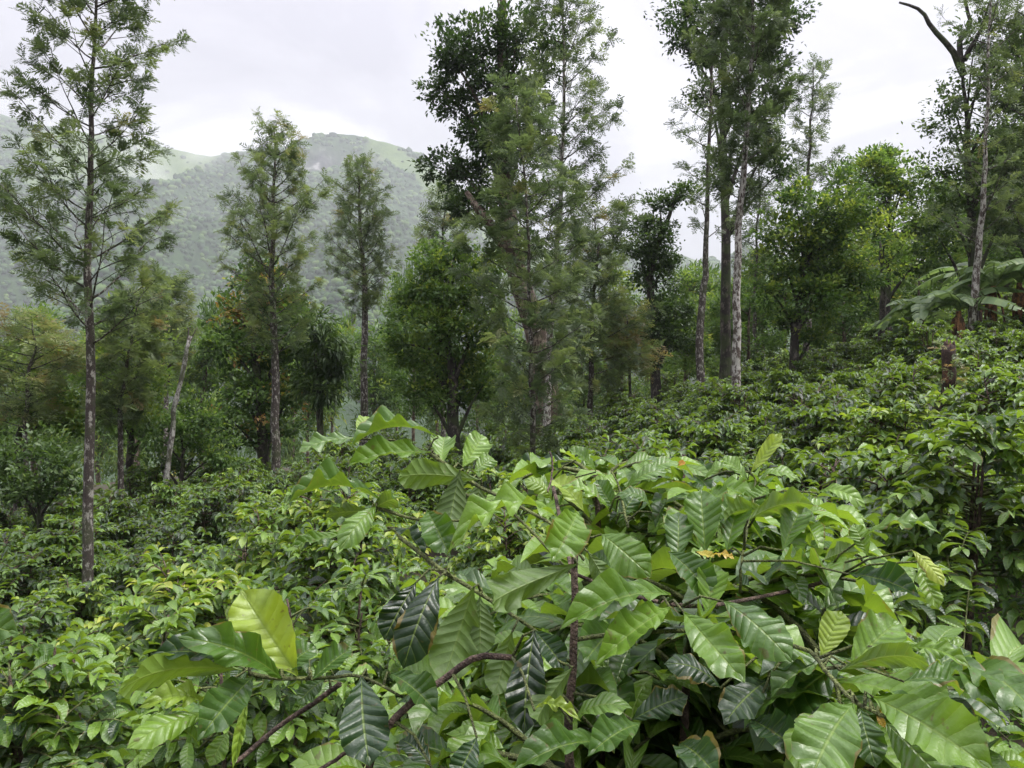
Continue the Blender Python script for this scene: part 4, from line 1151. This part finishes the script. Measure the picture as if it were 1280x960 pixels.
HB = [  # branches of the same bush: photo x, y, depth ... radius
 ([(640, 822, 1.22), (600, 822, 1.22), (560, 848, 1.22), (505, 890, 1.2), (478, 930, 1.2), (462, 985, 1.22), (470, 1100, 1.3)], .0068, 'wood'),
 ([(719, 690, 1.36), (717, 760, 1.34), (716, 840, 1.33), (712, 915, 1.33), (715, 1150, 1.4)], .0085, 'wood'),
 ([(500, 672, 1.5), (553, 714, 1.4), (615, 752, 1.34), (668, 788, 1.28), (715, 830, 1.33)], .0045, 'twig'),
 ([(535, 565, 1.62), (590, 603, 1.58), (640, 628, 1.5), (690, 655, 1.42), (730, 700, 1.36)], .0045, 'twig'),
 ([(545, 598, 1.6), (585, 620, 1.56), (640, 640, 1.5), (717, 720, 1.36)], .004, 'twig'),
 ([(470, 634, 1.5), (530, 650, 1.5), (600, 650, 1.5)], .0035, 'twig'),
 ([(720, 718, 1.36), (760, 735, 1.34), (820, 752, 1.32), (880, 758, 1.34), (960, 745, 1.5), (1040, 725, 1.55)], .0042, 'wood'),
 ([(717, 800, 1.33), (800, 790, 1.4), (900, 790, 1.4), (1000, 810, 1.2), (1030, 838, 1.1), (1066, 875, 1.02), (1106, 896, .97)], .0045, 'twig'),
 ([(312, 842, 1.2), (350, 848, 1.23), (415, 848, 1.28), (452, 845, 1.27), (500, 870, 1.22)], .004, 'twig'),
 ([(310, 850, 1.2), (307, 880, 1.18), (303, 900, 1.16)], .003, 'twig'),
 ([(290, 955, 1.2), (345, 910, 1.28), (400, 872, 1.3), (425, 855, 1.3)], .005, 'wood'),
 ([(395, 965, 1.2), (440, 940, 1.22), (470, 925, 1.22)], .004, 'wood'),
 ([(785, 660, 1.6), (772, 610, 1.7), (765, 585, 1.75)], .003, 'twig'),
 ([(925, 740, 1.45), (930, 690, 1.45), (945, 610, 1.72), (938, 590, 1.75)], .003, 'twig'),
 ([(885, 760, 1.4), (885, 700, 1.45)], .003, 'twig'),
 ([(685, 615, 1.7), (690, 590, 1.8), (687, 565, 1.85)], .0025, 'wood'),
 ([(717, 720, 1.36), (700, 650, 1.7), (690, 600, 2.0)], .005, 'wood'),
]
def hero_bush():
    rg = np.random.default_rng(4)
    x0, y0 = .28, 1.75
    z0 = float(G(x0, y0)) - .02
    root = thing('coffee_bush', 'nearest coffee bush with big glossy quilted leaves filling the foreground', 'coffee bush', (x0, y0, z0), 'coffee bushes planted over the slope')
    o3 = np.array([x0, y0, z0])
    me = hero_meshes()
    for (bx, by, bd, tx, ty, td, wp, fc, tint, k) in HL:
        B = at(bx, by, bd); T = at(tx, ty, td)
        v = T - B; L = float(np.linalg.norm(v))
        view = nrm(np.array([0, 0, EYE]) - (B + T) / 2)
        f = abs(fc); hint = nrm((1 - f) * np.array([0, 0, 1.0]) + f * view + rg.normal(0, .06, 3))
        R = frames(v[None], hint[None])[0]
        if fc < 0:
            # seen from below: the upper face is turned away
            hint = nrm((1 - f) * np.array([0, 0, 1.0]) * .3 - f * view); R = frames(v[None], hint[None])[0]
        wd = wp * (bd + td) / 2 / FPX * 1.04
        wd = min(max(wd, .12 * L), .62 * L) if wp > 14 else wd
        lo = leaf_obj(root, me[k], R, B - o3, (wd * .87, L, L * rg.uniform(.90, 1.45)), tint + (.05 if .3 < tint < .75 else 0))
        if tint > .92: lo['label'] = 'small withered orange leaf'
        elif by == 845 and tint > .78: lo['label'] = 'upright yellow green leaf, its ribs lit through'
        elif tint < .15: lo['label'] = 'hanging dark glossy leaf'
    BP = np.concatenate([path3([at(*p) for p in pts], 30) for pts, _, _ in HB])
    for (bx, by, bd, *_r) in HL:
        B = at(bx, by, bd); dd = np.linalg.norm(BP - B, axis=1); k = int(np.argmin(dd))
        if .006 < dd[k] < .22:
            mid = (B + BP[k]) / 2 + [0, .01, .01]
            mb = MB(); mb.tube(np.array([BP[k], mid, B]) - o3, [.0028, .0022, .0018], 6); mb.build('petiole', M['twig'], root)
    for pts, r, mt in HB:
        P = path3([at(*p) for p in pts], 16) - o3
        mb = MB(); mb.tube(wiggle(P, .0012, rg), r * (1 - .45 * (np.linspace(0, 1, 16) if mt == 'twig' else np.linspace(1, 0, 16) * .6)), 8)
        mb.build('branch', M[mt], root)
    # the rest of its foliage, grown at random behind and below the leaves above
    def limit(w, dr, sz):
        c = w + dr * sz[:, None] * .5; tip = w + dr * sz[:, None]
        ok = np.ones(len(w), bool)
        for q in (w, c, tip):
            d = np.maximum(q[:, 1], .05)
            X = 640 + FPX * q[:, 0] / d; Y = 480 - FPX * (q[:, 2] - EYE) / d
            top = np.interp(X, [300, 380, 450, 600, 640, 700, 820, 950, 1010, 1080, 1180, 1260], [900, 800, 700, 640, 605, 585, 585, 600, 625, 670, 720, 830])
            ok &= (Y > top) & (d > 1.12) & (X > 395 - .0 * Y) & ((d > 1.45) | (Y > 800))
        return ok
    unique_bush(root, (x0, y0 + .25, z0), rg, 190, me, limit, R=1.2, H=1.8, nbr=190, leaf=.185, bright=.06, low=.15)
    # its neighbour just behind, whose top shows over it
    x1, y1 = .40, 2.55
    z1 = float(G(x1, y1)) - .02
    t = thing('coffee_bush', 'tall bright coffee bush right behind the nearest one, its yellow green top at mid picture', 'coffee bush', (x1, y1, z1), 'coffee bushes planted over the slope')
    def limit2(w, dr, sz):
        ok = np.ones(len(w), bool)
        for q in (w, w + dr * sz[:, None] * .5, w + dr * sz[:, None]):
            d = np.maximum(q[:, 1], .05)
            X = 640 + FPX * q[:, 0] / d; Y = 480 - FPX * (q[:, 2] - EYE) / d
            top = np.interp(X, [420, 520, 600, 640, 700, 820, 950, 1050, 1120, 1180], [820, 700, 615, 590, 572, 575, 588, 615, 660, 760])
            ok &= (Y > top) & (d > 1.75)
        return ok
    unique_bush(t, (x1, y1, z1), rg, 290, me, limit2, R=1.05, H=float(EYE - .12 - z1), nbr=190, leaf=.165, bright=.16, low=.35)

def undergrowth():
    rg = np.random.default_rng(9)
    n = 12000
    y = .8 + 7 * rg.random(n); x = y * rg.uniform(-.8, .85, n)
    cl = fbm(x * 1.5, y * 1.5, 31, 3); k = cl > .30; x, y = x[k], y[k]; n = len(x)
    z = G(x, y)
    m = 5
    px = np.repeat(np.stack([x, y, z], -1), m, 0); px[:, 2] += rg.uniform(0, .16, n * m); px[:, :2] += rg.normal(0, .04, (n * m, 2))
    d = nrm(rg.normal(0, 1, (n * m, 3)) + [0, 0, .4])
    mb = MB(); mb.inst(KITE, frames(d, rg.normal(0, .4, (n * m, 3)) + [0, 0, 1]), px, rg.uniform(.03, .075, n * m), rg.uniform(.2, .9, n * m))
    mb.build('undergrowth', M['weed'], kind='stuff')

build_trees()
far_tree_copies()
build_bananas()
build_coffee()
hero_bush()
undergrowth()
